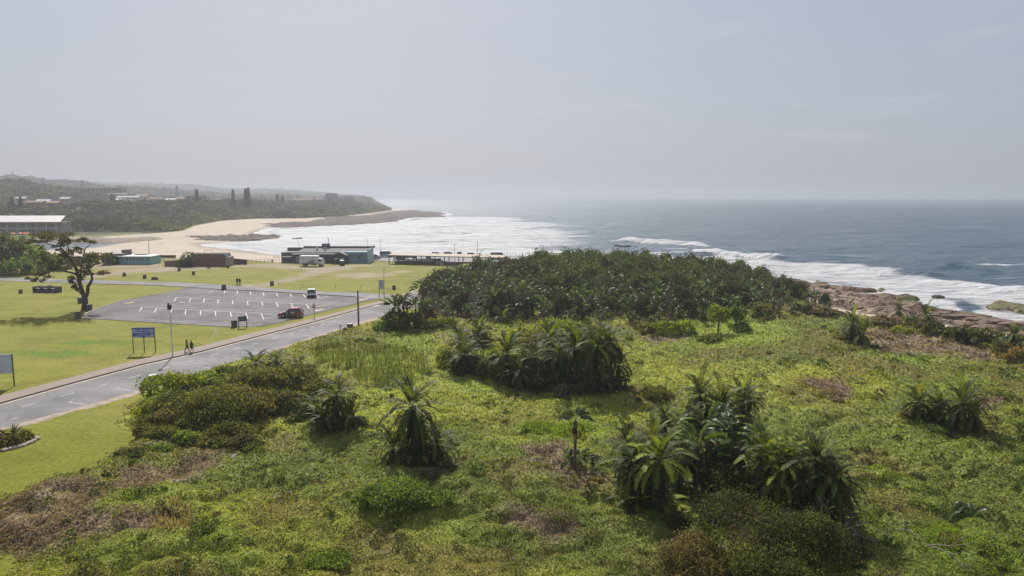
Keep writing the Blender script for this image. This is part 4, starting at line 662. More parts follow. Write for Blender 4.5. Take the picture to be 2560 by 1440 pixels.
SH = [(430, 1015, 926, 88, 'yg', 'yellow green shrub mound beside the road'), (505, 1012, 950, 62, 'dk', 'dark glossy shrub right of the yellow green mound'), (385, 1052, 990, 52, 'yg', 'green shrub low at the left of the roadside mounds'), (420, 1085, 1020, 60, 'br', 'brownish shrub below the yellow green mound'), (600, 1078, 975, 98, 'br', 'large brown olive shrub dome in the roadside thicket'),
      (500, 1100, 1035, 70, 'ol', 'olive shrub spilling to the left of the brown dome'), (570, 1118, 1050, 70, 'ol', 'olive shrub at the front of the roadside thicket'), (660, 1060, 985, 60, 'ol', 'olive shrub at the right side of the brown dome'), (705, 1045, 975, 55, 'dk', 'dark shrub between the brown dome and the dark palm'), (735, 985, 915, 66, 'ol', 'olive shrub under the feathery roadside palms'),
      (650, 985, 915, 60, 'ol', 'grey green shrub under the leftmost feathery palm'), (560, 960, 915, 42, 'lg', 'light green reeds like shrub by the road edge'), (535, 985, 945, 45, 'lg', 'leafy shrub between the two mounds by the road'), (800, 1000, 945, 50, 'ol', 'olive shrub above the dark palm'), (360, 1105, 1060, 36, 'br', 'small brown shrub at the left foot of the thicket'),
      (470, 1130, 1075, 48, 'lg', 'low light green shrub at the thicket foot'), (330, 1168, 1128, 42, 'dk', 'low dark shrub alone left of the dry patch'), (395, 1150, 1110, 40, 'lg', 'low pale green shrub beside the dark low one'), (600, 1140, 1090, 60, 'dk', 'shaded low shrub under the front of the thicket'), (760, 1078, 1030, 40, 'ol', 'shrub at the left foot of the dark palm'), (890, 1085, 1040, 32, 'dk', 'shrub at the right foot of the dark palm'),
      (1000, 1310, 1205, 108, 'lg', 'rounded fresh green shrub in the near field'), (925, 1290, 1235, 52, 'lg', 'left lobe shrub beside the rounded green one'), (1085, 1300, 1225, 56, 'lg', 'right lobe shrub beside the rounded green one'), (1072, 1215, 1168, 30, 'gy', 'brown dry shrub behind the rounded green one'),
      (1880, 1490, 1238, 190, 'dk', 'big dark green shrub in the front of the right grove'), (2010, 1480, 1270, 130, 'dk', 'dark green shrub at the right front of the grove'), (1735, 1500, 1345, 120, 'br', 'grey brown shrub with dead twigs in the front left of the grove'), (1690, 1430, 1350, 70, 'gy', 'low brown shrub at the left of the grove front'), (1800, 1330, 1245, 60, 'dk', 'dark shrub between the palms and the front shrubs'), (1690, 1340, 1280, 45, 'dk', 'shrub at the foot of the large left palm'),
      (1930, 1560, 1380, 130, 'dk', 'dark shrub at the bottom edge before the grove'), (2090, 1440, 1330, 55, 'dk', 'dark shrub at the right foot of the grove'), (2120, 1380, 1330, 42, 'gy', 'dead brown shrub beside the fallen branches'),
      (1390, 885, 798, 82, 'yg', 'bright yellow green shrub dome behind the central clump'), (1312, 880, 812, 52, 'yg', 'yellow shrub left of the bright dome'), (1195, 875, 818, 46, 'br', 'brownish shrub above the left of the central clump'), (1122, 940, 865, 36, 'yg', 'yellow green shrub at the left end of the central clump'), (1150, 955, 890, 40, 'dk', 'dark shrub at the left foot of the central clump'), (1225, 945, 878, 36, 'yg', 'small bright shrub among the central palms'),
      (1280, 980, 910, 60, 'dk', 'dark undergrowth shrub below the central palms'), (1380, 995, 915, 60, 'dk', 'dark shrub under the middle of the central clump'), (1480, 1005, 925, 60, 'dk', 'dark shrub under the right of the central clump'), (1480, 880, 812, 50, 'ol', 'olive shrub behind the right of the central clump'), (1420, 1010, 960, 40, 'gy', 'grey brown shrub at the foot of the central clump'),
      (1000, 838, 778, 62, 'dk', 'dark green shrub filling the roadside banana clump'), (960, 842, 800, 30, 'lg', 'light shrub at the left of the roadside banana clump'), (1080, 835, 798, 36, 'ol', 'shrub right of the roadside banana clump'), (1115, 832, 795, 34, 'ol', 'shrub before the left corner of the thicket'),
      (1660, 846, 800, 48, 'yg', 'bright shrub in front of the thicket, left of two'), (1705, 842, 802, 36, 'bg', 'brightest green shrub in front of the thicket'), (1612, 842, 808, 36, 'ol', 'olive shrub in front of the thicket centre'), (1905, 812, 762, 30, 'ol', 'pale olive round shrub before the thicket right half'), (2050, 800, 760, 40, 'gy', 'grey green shrub at the right end of the thicket'), (1850, 834, 804, 30, 'lg', 'light green low shrub before the thicket'),
      (1780, 862, 835, 40, 'ol', 'low olive shrub in the bright green ground'), (2090, 800, 775, 24, 'gy', 'dark grey shrub beside the sand patch'), (2110, 868, 838, 34, 'ol', 'shrub at the left foot of the dark shore palms'), (2215, 832, 788, 42, 'gy', 'grey brown shrub between the shore palms'), (2275, 826, 788, 34, 'ol', 'olive shrub beside the grey shore palm'),
      (2250, 848, 815, 28, 'yg', 'yellow green shrub below the grey shore palm'), (2340, 852, 800, 36, 'dk', 'dark shrub right of the grey shore palm'), (2385, 868, 818, 36, 'dk', 'dark shrub in the shore hedge, left of centre'), (2430, 872, 815, 36, 'dk', 'dark shrub in the middle of the shore hedge'), (2480, 868, 822, 34, 'ol', 'olive shrub in the right of the shore hedge'), (2540, 918, 872, 42, 'og', 'orange brown shrub at the right edge'), (2500, 900, 850, 34, 'br', 'brownish shrub left of the right edge palm'),
      (2580, 880, 840, 50, 'dk', 'dark shrub behind the right edge palm'), (2340, 1108, 1062, 44, 'dk', 'dark undergrowth between the palms at the right'), (2455, 1105, 1070, 30, 'dk', 'dark shrub right of the palms at the right'), (2265, 1075, 1048, 22, 'og', 'orange dry fronds left of the palms at the right'), (2060, 1012, 980, 62, 'gy', 'dark grey low shrub in the right field'), (2010, 992, 968, 36, 'gy', 'smaller grey low shrub in the right field'),
      (1640, 1010, 965, 45, 'ol', 'thin olive shrub above the large left palm'), (1440, 1112, 1066, 70, 'bg', 'bright low shrub mound behind the lone thin banana'), (1350, 1100, 1070, 50, 'bg', 'bright low shrub left of the lone thin banana'), (895, 868, 850, 24, 'dk', 'small dark shrub in the meadow by the road'), (2200, 1240, 1196, 40, 'bg', 'bright low shrub right of the grove'), (2360, 1400, 1340, 90, 'bg', 'bright leafy low shrub at the lower right'),
      (820, 1440, 1395, 70, 'lg', 'pale green low shrub at the bottom edge'), (2190, 1200, 1175, 30, 'bg', 'small bright shrub right of the grove palms'), (1490, 1225, 1195, 30, 'br', 'brown low shrub beside the lone thin banana')]
SH += [(560, 1090, 968, 120, 'ol', 'broad olive shrub mass joining the roadside mounds'), (470, 1060, 975, 85, 'ol', 'olive shrub mass between the yellow mound and the brown dome'), (640, 1000, 925, 85, 'ol', 'grey olive shrub mass behind the brown dome'), (720, 1060, 985, 62, 'dk', 'dark shrub mass left of the dark palm'), (795, 1070, 1000, 50, 'ol', 'olive shrub against the left of the dark palm'), (845, 1092, 1035, 42, 'dk', 'dark skirt of foliage under the dark palm'), (540, 1130, 1075, 70, 'ol', 'low olive shrub at the front of the roadside thicket'), (410, 1120, 1065, 50, 'ol', 'low olive shrub at the left front of the roadside thicket'),
       (1222, 968, 896, 50, 'dk', 'dark shrub filling the gap left of the central palms'), (1342, 975, 896, 60, 'dk', 'dark shrub in the middle of the central clump'), (1040, 1180, 1100, 55, 'dk', 'dark foliage at the foot of the lone tall palm'), (1180, 955, 890, 62, 'dk', 'dense dark shrub mass in the left half of the central clump'), (1290, 965, 890, 72, 'dk', 'dense dark shrub mass at the centre of the central clump'), (1410, 980, 892, 76, 'dk', 'dense dark shrub mass right of the centre in the central clump'), (1495, 978, 905, 50, 'dk', 'dense dark shrub mass at the right end of the central clump'), (1340, 900, 830, 70, 'ol', 'olive shrub mass at the back of the central clump'), (1440, 900, 825, 70, 'ol', 'olive shrub mass behind the tall central palms'), (1620, 1280, 1160, 80, 'dk', 'dark foliage mass under the left grove palms'), (1800, 1262, 1120, 80, 'dk', 'dark foliage mass behind the wild bananas of the grove'), (1960, 1290, 1150, 100, 'dk', 'dark foliage mass under the right grove palms'), (2070, 1330, 1200, 60, 'dk', 'dark foliage at the right end of the grove'), (1790, 1100, 1020, 60, 'dk', 'dark foliage under the trio of palms')]
for i, q in enumerate(SH): bush_at(i, *q)
# light tree with bare trunk before the thicket
def small_tree(name, h, cr, cols, seed, label, u, vb, cat='tree'):
    root = empty(name, (0, 0, 0)); t_ = MB(); t_.tube([(0, 0, -.2), (.1, 0, h*.4), (0, .1, h*.75)], [.16, .12, .06], 7); t_.build('trunk', BARK, root); bush_mesh('crown', seed, cr, cr, h*.6, 1500, .26, cols, z0=h*.42, parent=root, mat=LEAF); put(root, u, vb, 1, None, label, cat); return root
small_tree('light_tree', 4.2, 1.9, BC['yg'], 501, 'light green small tree with a bare trunk before the thicket', 1795, 836)
small_tree('light_tree', 3.6, 1.1, BC['lg'], 502, 'slim small tree right of the light green one', 1838, 830)
# fallen grey branches at the lower right
for i, (u, v, s, rz) in enumerate([(2190, 1385, 1.0, .3), (2260, 1370, .9, 1.0), (2320, 1415, 1.0, 2.2)]):
    o = dead_tree(40+i, 3.2, 'fallen_branch', (.23, .195, .165), .45, 2); x_, y_ = G(u, v); o.location = (x_, y_, gz(x_, y_)+.35); o.rotation_euler = (1.45, 0, rz-1.6); o.scale = (s, s, s); tag(o, ['grey fallen branches nearest the grove', 'grey fallen branches in the middle of the heap', 'pale fallen branches furthest right in the heap'][i], 'fallen branch')
for i, (u, v, s) in enumerate([(2100, 1380, .7), (2045, 1330, .6), (1780, 1400, .5), (1860, 1420, .5)]):
    o = dt2.copy(); C.objects.link(o); put(o, u, v, s, None, ['bare grey shrub right of the grove', 'bare white twigs against the rightmost grove palms', 'dead twigs over the grey brown shrub', 'dead twigs over the big dark shrub'][i], 'bare shrub', dz=.6 if i < 2 else 1.6)
# ---- wooded slopes across the bay and the far ridges (reads as one mass)
r = np.random.default_rng(31); n = 900000; tu = np.tan(np.radians(-41+34*r.random(n))); lr = math.log(430)+(math.log(5200)-math.log(430))*r.random(n); y = np.exp(lr); x = tu*y
q2 = sdf(PL2, x, y); ok = q2 > 2; x, y, q2 = x[ok], y[ok], q2[ok]; h = hills_h(x, y)*sstep(0, 30, q2); h = np.maximum(h, 0)
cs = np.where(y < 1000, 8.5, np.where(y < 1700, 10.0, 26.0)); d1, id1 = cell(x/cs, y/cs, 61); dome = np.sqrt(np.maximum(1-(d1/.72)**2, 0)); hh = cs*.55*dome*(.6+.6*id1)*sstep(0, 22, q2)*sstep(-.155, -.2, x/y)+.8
clear = (fbm(x/45, y/80, 63, 3) > .60) & (y > 700) & (y < 1500)
z = h+np.where(clear, .5, hh); row = 720-FPX*((z-CH)*cP+y*sP)/(y*cP-(z-CH)*sP)
vis = (row > 425) & (row < 620) & (r.random(len(x)) < np.where(y < 900, 1, .75)); x, y, z, d1, id1, q2 = x[vis], y[vis], z[vis], d1[vis], id1[vis], q2[vis]; n = len(x)
sz = .0030*y; P = np.stack([x, y, z+r.normal(size=n)*sz*.25], 1); Nn = np.stack([(r.random(n)-.5)*1.2, -.5+r.normal(size=n)*.4, .8+0*x], 1)
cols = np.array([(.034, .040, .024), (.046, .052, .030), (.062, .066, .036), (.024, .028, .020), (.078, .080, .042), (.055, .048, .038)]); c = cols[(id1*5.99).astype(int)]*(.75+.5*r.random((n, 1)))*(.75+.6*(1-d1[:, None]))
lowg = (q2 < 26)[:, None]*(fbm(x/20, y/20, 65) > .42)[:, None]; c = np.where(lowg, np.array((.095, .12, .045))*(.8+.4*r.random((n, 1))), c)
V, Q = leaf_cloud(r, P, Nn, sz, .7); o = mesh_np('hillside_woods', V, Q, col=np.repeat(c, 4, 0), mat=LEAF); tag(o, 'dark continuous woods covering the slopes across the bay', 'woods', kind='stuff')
print('woods', n)
# ---- houses on the slopes
def house(name, u, v, y, w, h, wall, roof, label, dp=8, rh=1.6, win=3, rot=0.0, flat=False, hip=False):
    x_ = AT(u, y, 0); z_ = ZT(y, v); root = empty(name, (x_, y, z_-h), rot, label, 'house'); mb = MB(); mb.box((0, 0, h/2-1.5), (w, dp, h+3)); mb.build('wall', wall, root)
    rb = MB(); e = .5
    if flat: rb.box((0, 0, h+.15), (w+1, dp+1, .3))
    else:
        a = w/2+e; b = dp/2+e; g = w/2-dp/2 if hip and w > dp else w/2+e*.5; V_ = [(-a, -b, h), (a, -b, h), (a, b, h), (-a, b, h), (-g, 0, h+rh), (g, 0, h+rh)]; rb.faces(V_, [[0, 1, 5, 4], [2, 3, 4, 5], [1, 2, 5], [3, 0, 4], [3, 2, 1, 0]])
    rb.build('roof', roof, root)
    for i in range(win):
        wx = (-.5+(i+.5)/win)*w*.9; f = MB(); f.box((wx, -dp/2-.03, h*.55), (w/win*.5, .1, h*.38)); f.build('window', M_GLASS, root)
    return root
M_GLASS = pm('window_glass', (.03, .035, .04), .15, var=.1, spec=.6); M_WW = pm('house_wall_white', (.62, .60, .56), .8); M_WB = pm('house_wall_brick', (.28, .15, .10), .9, var=.25, scale=2); M_WC = pm('house_wall_cream', (.50, .43, .32), .85)
M_RW = pm('roof_white_sheet', (.52, .50, .48), .5, var=.06); M_RB = pm('roof_brown_tile', (.20, .13, .10), .85, var=.2); M_RG = pm('roof_grey', (.33, .33, .33), .6, var=.1); M_RR = pm('roof_red_tile', (.32, .14, .09), .85, var=.2); M_RBL = pm('roof_pale_blue', (.42, .50, .55), .6)
for i, q in enumerate([(160, 535, 560, 24, 3.2, M_WC, M_RB, 'wide brown tiled roof behind the long white-roofed hotel', 12, 3.0, 4, .1, False, True), (195, 530, 575, 20, 3.4, M_WW, M_RB, 'brown hipped roof with pale wall at the foot of the slope', 12, 3.4, 4, -.1, False, True),
          (95, 506, 640, 15, 3, M_WB, M_RB, 'brown roofed house left on the slope above the hotel'), (115, 503, 650, 12, 3, M_WW, M_RBL, 'house with a pale blue roof above the hotel'), (140, 507, 640, 10, 3, M_WB, M_RR, 'small red roofed house right of the pale blue roof'), (170, 497, 660, 8, 3, M_WC, M_RG, 'small cream house among the trees on the slope'),
          (60, 496, 700, 10, 3, M_WC, M_RG, 'cream cottage high on the left slope'), (12, 519, 600, 8, 3, M_WW, M_RG, 'small white house at the far left of the slope'), (130, 526, 600, 9, 3, M_WW, M_RG, 'small white building above the hotel roof'),
          (268, 470, 1000, 46, 5, M_WB, M_RG, 'long flat roofed block on the middle ridge', 14, 2, 8, 0, True), (312, 474, 1000, 14, 5, M_WW, M_RW, 'white roofed block right of the long flat one', 10, 1, 3, 0, True), (300, 486, 930, 24, 4, M_WB, M_RB, 'brown building below the long flat block'),
          (325, 493, 880, 26, 3.5, M_WW, M_RG, 'long white low building in the town, left'), (292, 500, 860, 14, 3, M_WW, M_RBL, 'white house with blue tint at the left edge of town'), (362, 490, 900, 14, 6, M_WC, M_RB, 'two storey house with brown roof in the town', 10, 2.5, 3, 0), (395, 497, 880, 16, 3.5, M_WW, M_RB, 'white house at the centre of town'),
          (430, 499, 880, 12, 3, M_WW, M_RG, 'small white house right of the town centre'), (455, 496, 900, 10, 3.5, M_WC, M_RR, 'small red roofed house left of the lone pine'), (493, 490, 850, 20, 6, M_WB, M_RG, 'blocky building behind the lone pine', 10, 1, 4, 0, True), (540, 500, 860, 12, 3, M_WC, M_RB, 'brown roofed house between the pines'),
          (516, 510, 740, 8, 4, M_WC, M_RW, 'pale house tucked into the dune woods'), (592, 499, 900, 10, 3, M_WW, M_RW, 'white flat building beside the twin pines', 8, 1, 2, 0, True), (677, 505, 1000, 8, 3, M_WW, M_RW, 'tiny white house beyond the twin pines', 8, 1, 2, 0, True), (760, 500, 1080, 30, 5, M_WC, M_RB, 'long house left of the peaked roofs on the headland', 10, 3, 6, 0),
          (830, 495, 1130, 16, 5, M_WB, M_RB, 'peaked roof on the headland, leftmost of the row', 12, 7), (852, 498, 1140, 14, 5, M_WB, M_RB, 'peaked roof on the headland, second in the row', 12, 5), (872, 499, 1150, 12, 6, M_WB, M_RB, 'peaked roof on the headland, last in the row', 12, 6), (800, 499, 1120, 12, 5, M_WC, M_RB, 'low house left of the headland peaks', 10, 3)]):
    house('hillside_house', *q)
# hotel across the lagoon
y0 = 400.0; xl = AT(-160, y0, 4); xr = AT(141, y0, 4); zb = -1.2; w = xr-xl; cx = (xl+xr)/2; root = empty('beach_hotel', (cx, y0+6, zb), R(3), 'long two storey hotel with a white sloping roof across the lagoon', 'hotel')
M_HW = pm('hotel_wall', (.26, .235, .22), .85, var=.2, scale=.6); mb = MB(); mb.box((0, 2, 3.6), (w, 10, 8.2)); mb.build('wall', M_HW, root)
rb = MB(); H0 = 8.0; rb.faces([(-w/2-1, -6.5, H0), (w/2+1.2, -6.5, H0), (w/2-3.5, 8, H0+3.0), (-w/2-1, 8, H0+3.0), (-w/2-1, -6.5, H0-.35), (w/2+1.2, -6.5, H0-.35), (w/2-3.5, 8, H0+2.6), (-w/2-1, 8, H0+2.6)], [[0, 1, 2, 3], [7, 6, 5, 4], [0, 4, 5, 1], [1, 5, 6, 2], [2, 6, 7, 3], [3, 7, 4, 0]]); rb.build('roof', M_RW, root)
for i in range(13):
    b_ = MB(); b_.box((-w/2+2+i*(w-4)/12, -5.2, 4), (.25, .3, 8)); b_.build('column', M_WW, root)
for i in range(12):
    for k in range(2): f = MB(); f.box((-w/2+2+(i+.5)*(w-4)/12, -3.05, 2+k*3.6), (3.2, .12, 2)); f.build('window', M_GLASS, root)
for k in range(2): f = MB(); f.box((0, -4.6, .9+3.5*k), (w-2, .12, .9)); f.build('balcony_rail', pm('hotel_rail', (.40, .42, .46), .6), root)
v_ = MB(); v_.tube([(-w*.18, 0, 9.5), (-w*.18, 0, 10.7)], 1.0, 10); v_.build('roof_vent', M_RB, root)
for i, (u, c_) in enumerate([(33, (.60, .08, .05)), (52, (.60, .25, .2)), (62, (.62, .06, .04)), (70, (.60, .08, .05))]):
    x_ = AT(u, 384, 0); rt = empty('parasol', (x_, 384, -.9), 0, ['red parasol at the far left before the hotel', 'pale red parasol between the red ones at the hotel', 'larger red parasol before the hotel', 'red parasol at the right end before the hotel'][i], 'parasol', 'parasols at the hotel')
    m1 = MB(); m1.tube([(0, 0, 0), (0, 0, 2.6)], .05, 6); m1.build('pole', M_WW, rt); m1 = MB(); n_ = 8; vs = [(0, 0, 2.9)]+[(1.6*math.cos(k*math.pi/4), 1.6*math.sin(k*math.pi/4), 2.2) for k in range(8)]; m1.faces(vs, [[0, k+1, (k+1) % 8+1] for k in range(8)]); m1.build('canopy', pm('parasol_cloth_%d' % i, c_, .8), rt)
# Norfolk pines and cypresses
def pine(seed, h, w, tiers, label, u, y, vt, name='norfolk_pine', gap=.55, col=(.03, .04, .02)):
    r_ = np.random.default_rng(seed); zt = ZT(y, vt); root = empty(name, (AT(u, y, zt), y, zt-h), 0, label, 'pine'); t_ = MB(); t_.tube([(0, 0, -2), (0, 0, h*.97)], [h*.022, .08], 6); t_.build('trunk', BARK, root); Ps = []; Ns = []
    for i in range(tiers):
        f = i/tiers; z = h*(.12+.86*f); R_ = w*(1-f)**.8*(.8+.3*r_.random()); k = 8
        for j in range(k):
            a = j*6.283/k+i; m = 14; t2 = r_.random(m); Ps.append(np.stack([np.cos(a)*R_*t2, np.sin(a)*R_*t2, z+R_*.15*t2+r_.normal(size=m)*h/tiers*gap*.35], 1)); Ns.append(np.tile([0, -.3, 1.0], (m, 1)))
    P_ = np.vstack(Ps); V, Q = leaf_cloud(r_, P_, np.vstack(Ns), .0028*y, .4); c_ = np.array(col)*(.7+.6*r_.random((len(P_), 1))); mesh_np('crown', V, Q, col=np.repeat(c_, 4, 0), mat=LEAF, parent=root)
for q in [(1, 20, 3.2, 16, 'cone shaped pine alone left of the twin pines', 491, 730, 473), (2, 19, 2.2, 14, 'thin ragged pine between the lone and the twin pines', 582, 760, 473, 'norfolk_pine', .3), (3, 20, 2.3, 16, 'left one of the tall twin pines', 613, 740, 470), (4, 21, 2.5, 16, 'right one of the tall twin pines', 620, 738, 468),
          (5, 22, 4.5, 14, 'dark cypress at the far left behind the hotel', 28, 560, 493, 'cypress', .9), (6, 22, 4.0, 14, 'dark cypress right of the first one behind the hotel', 50, 560, 491, 'cypress', .9), (7, 14, 5.5, 10, 'round headed tree above the town edge', 280, 760, 485, 'cypress', .9), (8, 16, 2.5, 12, 'faint pine beyond the twin pines', 693, 950, 486, 'norfolk_pine', .3),
          (9, 15, 2.3, 12, 'faint small pine on the middle ridge', 706, 960, 490, 'norfolk_pine', .3), (10, 20, 2.6, 12, 'distant pine on the hazy ridge', 442, 1500, 466), (11, 22, 2.6, 10, 'distant pine on the skyline at left', 107, 1600, 444), (12, 18, 6, 10, 'distant umbrella shaped tree on the skyline', 205, 1500, 452)]: pine(*q)
m_ = MB(); zt = ZT(1700, 429); m_.tube([(0, 0, -20), (0, 0, 10)], .8, 5); m_.box((0, 0, 7), (4, 2, 3)); o = m_.build('radio_mast', M_RG); o.location = (AT(31, 1700, zt), 1700, zt-10); tag(o, 'thin radio mast on the skyline at far left', 'mast')
# green wooded mound on the left beyond the back road
for i, (u, vb, vt, rp) in enumerate([(-60, 690, 600, 60), (10, 686, 588, 52), (60, 684, 598, 44), (100, 678, 612, 36), (130, 672, 628, 30), (-10, 690, 625, 46), (45, 690, 640, 40), (85, 684, 648, 30), (160, 668, 638, 24), (190, 664, 640, 22), (230, 662, 634, 20), (275, 663, 630, 22)]):
    bush_at(200+i, u, vb, vt, rp, ['lg', 'ol', 'lg', 'ol'][i % 4] if i < 8 else 'dk', ['leftmost tree of the wooded mound past the lawn', 'tallest tree of the wooded mound at left', 'tree right of the tallest in the wooded mound', 'tree on the right slope of the wooded mound', 'low tree at the right end of the wooded mound', 'front left tree of the wooded mound', 'front middle tree of the wooded mound', 'front right tree of the wooded mound', 'dark shrub behind the windswept tree, left', 'dark shrub behind the windswept tree, middle', 'dark shrub left of the teal building', 'dark leafy shrub against the teal building'][i], name='leafy_tree')['category'] = 'tree' if i < 8 else 'shrub'
# ================================================================ things
def mt(col, **k): return pm('paint_'+'_'.join('%02d' % int(c*99) for c in col), col, **{**dict(rough=.5, var=.08), **k})
# ---- the windswept tree on the lawn
def wind_tree():
    y0 = G(212, 775)[1]; X0 = G(212, 775)[0]; root = empty('windswept_tree', (X0, y0, -.05), 0, 'lone dark windswept tree leaning left beside the car park', 'tree'); r_ = np.random.default_rng(77)
    def W(u, v, dy=0): z = ZT(y0+dy, v); return (AT(u, y0+dy, z)-X0, dy, z)
    br = [([(213, 776, 0), (212.5, 760, 0), (212, 742, 0)], [.62, .46, .44]), ([(212, 744, 0), (206, 729, .2), (199, 706, .4), (196, 690, .5), (191, 672, .6), (180, 652, .8), (169, 639, 1.0), (158, 625, 1.2), (150, 616, 1.3), (132, 612, 1.6), (112, 608, 1.8)], [.36, .32, .30, .28, .26, .22, .19, .15, .12, .09, .05]),
          ([(212, 744, 0), (219, 731, -.3), (220, 715, -.4), (225, 708, -.5), (230.6, 697, -.5), (228, 684, -.5), (221, 672, -.7), (214, 657, -.8)], [.34, .30, .26, .22, .19, .16, .13, .07]), ([(196, 690, .5), (186, 683, -.5), (169, 679, -1.2), (150, 676, -1.8), (131, 677, -2.2), (105, 688, -2.8), (84, 696, -3)], [.2, .16, .14, .12, .1, .07, .04]),
          ([(199, 700, .4), (203, 680, 1), (205, 655, 1.6), (211, 630, 2), (212, 622, 2.2), (222, 613, 2.4), (230, 606, 2.5)], [.18, .15, .12, .1, .08, .06, .04]), ([(211, 630, 2), (200, 618, 2), (188, 611, 2)], [.07, .05, .03]), ([(169, 639, 1), (172, 625, .6), (168, 608, .3), (160, 590, 0)], [.14, .11, .08, .04]), ([(221, 672, -.7), (236, 662, -1), (250, 655, -1.3)], [.1, .07, .03]),
          ([(191, 672, .6), (186, 660, -1), (170, 655, -1.5), (145, 655, -2)], [.14, .1, .07, .04]), ([(228, 688, -.5), (240, 683, 0), (255, 678, .5)], [.1, .06, .03]), ([(204, 735, .2), (196, 728, .8), (190, 727, 1)], [.12, .08, .04]), ([(206, 727, .2), (200, 715, -.8), (192, 700, -1.4), (184, 692, -1.8)], [.12, .1, .06, .03])]
    tm = MB()
    for p_, w_ in br: tm.tube([W(*q) for q in p_], [a*1.15 for a in w_], 8)
    tm.build('trunk', pm('tree_bark_dark', (.055, .045, .038), .95, var=.35, scale=3, bump=.05), root, smooth=True)
    pads = [(122, 584, 56, 9, 0), (104, 592, 30, 8, 1), (150, 588, 34, 12, 1), (140, 600, 26, 8, -1), (66, 603, 28, 7, .5), (90, 604, 26, 6, 1), (158, 603, 18, 14, .5), (185, 600, 22, 6, 1.6), (203, 594, 16, 8, 2), (230, 603, 17, 6, 2.4), (220, 600, 12, 4, 2), (180, 630, 30, 9, .5), (150, 625, 10, 6, 1.2), (204, 622, 18, 6, 1.8), (234, 634, 34, 9, -.5), (246, 642, 26, 7, -1), (214, 645, 22, 7, .5),
            (130, 650, 24, 12, -2), (112, 640, 14, 8, -2), (150, 666, 38, 13, -1.8), (128, 674, 22, 10, -2.2), (104, 686, 28, 9, -2.8), (80, 696, 13, 7, -3), (96, 700, 14, 5, -2.8), (225, 653, 22, 7, -.8), (254, 680, 16, 6, .5), (244, 684, 14, 5, 0), (206, 680, 24, 9, .6), (188, 694, 22, 10, -1.6), (179, 704, 10, 6, -1.8), (181, 716, 8, 10, -1), (195, 721, 9, 8, .9), (48, 619, 11, 2.5, .6), (58, 622, 8, 2, .6), (212, 665, 18, 9, 0), (165, 640, 14, 8, 0), (142, 614, 12, 4, 1.4)]
    Ps = []; Ns = []
    for u, v, rx, rz, dy in pads:
        k = int(14+rx*rz*.29); sub = max(4, int(rx/3.2)); cx = (r_.random(sub)-.5)*1.9; cz = (r_.random(sub)-.5)*1.5; w = r_.integers(0, sub, k*4); d = r_.normal(size=(k*4, 3))*np.array([1, 1, .8]); a = cx[w]*rx+d[:, 0]*(2.2+rx*.10); b = cz[w]*rz*.8+d[:, 2]*(.9+rz*.14); dd = dy+d[:, 1]*rx*.03+(w % 3-1)*rx*.03
        q = np.array([W(u+a[i], v-b[i], dd[i]) for i in range(k*4)]); Ps.append(q); Ns.append(d)
    P_ = np.vstack(Ps); V, Q = leaf_cloud(r_, P_, rv(r_, len(P_)), .27, .3); c_ = np.array([(.055, .060, .026), (.08, .078, .032), (.095, .078, .045)])[r_.integers(0, 3, len(P_))]*(.7+.6*r_.random((len(P_), 1))); mesh_np('crown', V, Q, col=np.repeat(c_, 4, 0), mat=LEAF, parent=root)
wind_tree()
# ---- litter bins, stone blocks
def make_bin():
    root = empty('litter_bin', (0, 0, 0)); b = MB()
    b.tube([(0, 0, 0), (0, 0, .95)], .36, 14); b.build('barrel', pm('dark_slat_wood', (.10, .09, .085), .9, var=.3, scale=8), root)
    s = MB()
    for k in range(14): a = k*2*math.pi/14; s.box((.375*math.cos(a), .375*math.sin(a), .47), (.03, .12, .88), a)
    s.build('slats', pm('slat_wood', (.13, .115, .105), .9, var=.3, scale=5), root); r_ = MB(); r_.tube([(0, 0, .955), (0, 0, 1.0)], .40, 14); r_.tube([(0, 0, 1.002), (0, 0, 1.01)], .27, 14); r_.build('rim', pm('bin_rim', (.10, .095, .09), .8), root); return root
for i, (u, v, s, lb) in enumerate([(52, 733.5, .95, 'dark litter bin alone at the far left of the lawn'), (69, 676, 1.05, 'litter bin by the tarred patch at far left'), (311, 690.5, 1, 'litter bin left of the pair across the back road'), (362, 696.5, 1.05, 'litter bin beside the low block across the back road'), (353, 633+18, .6, 'small bin in the grass right of the teal building'), (448, 678, 1, 'litter bin before the brick building, left'),
                                    (484, 687, 1, 'litter bin before the brick building, nearer the road'), (570, 670, 1, 'litter bin at the right corner of the brick building'), (560, 724.5, 1.25, 'litter bin on the kerb between back road and car park'), (680, 714, 1.1, 'litter bin at the dirt track entrance'), (201, 758, 1.15, 'litter bin left of the windswept tree trunk'), (224, 776.5, 1.2, 'litter bin right of the windswept tree trunk on the kerb'),
                                    (195, 797, 1.2, 'litter bin at the left corner of the car park'), (586, 817.5, 1.15, 'dark bin beside the small notice board'), (681, 655, .7, 'small bin at the left end of the restaurant'), (985, 724, 1, 'tilted litter bin in the grass near the thicket')]):
    put(inst('bin', make_bin), u, v, s, None, lb, 'litter bin', 'litter bins on the park lawn')
b = MB(); b.box((0, 0, .3), (1.5, .55, .6)); b.box((-.1, 0, .65), (1.0, .4, .1)); put(b.build('stone_block', pm('dark_stone', (.08, .075, .07), .9, var=.3)), 387, 699, 1, .1, 'low dark stone bench block across the back road', 'bench block')
b = MB(); b.box((0, 0, .18), (.9, .5, .36)); put(b.build('stone_block', pm('dark_stone2', (.12, .11, .10), .9)), 522, 671.5, 1, .1, 'small low block before the brick building', 'block')
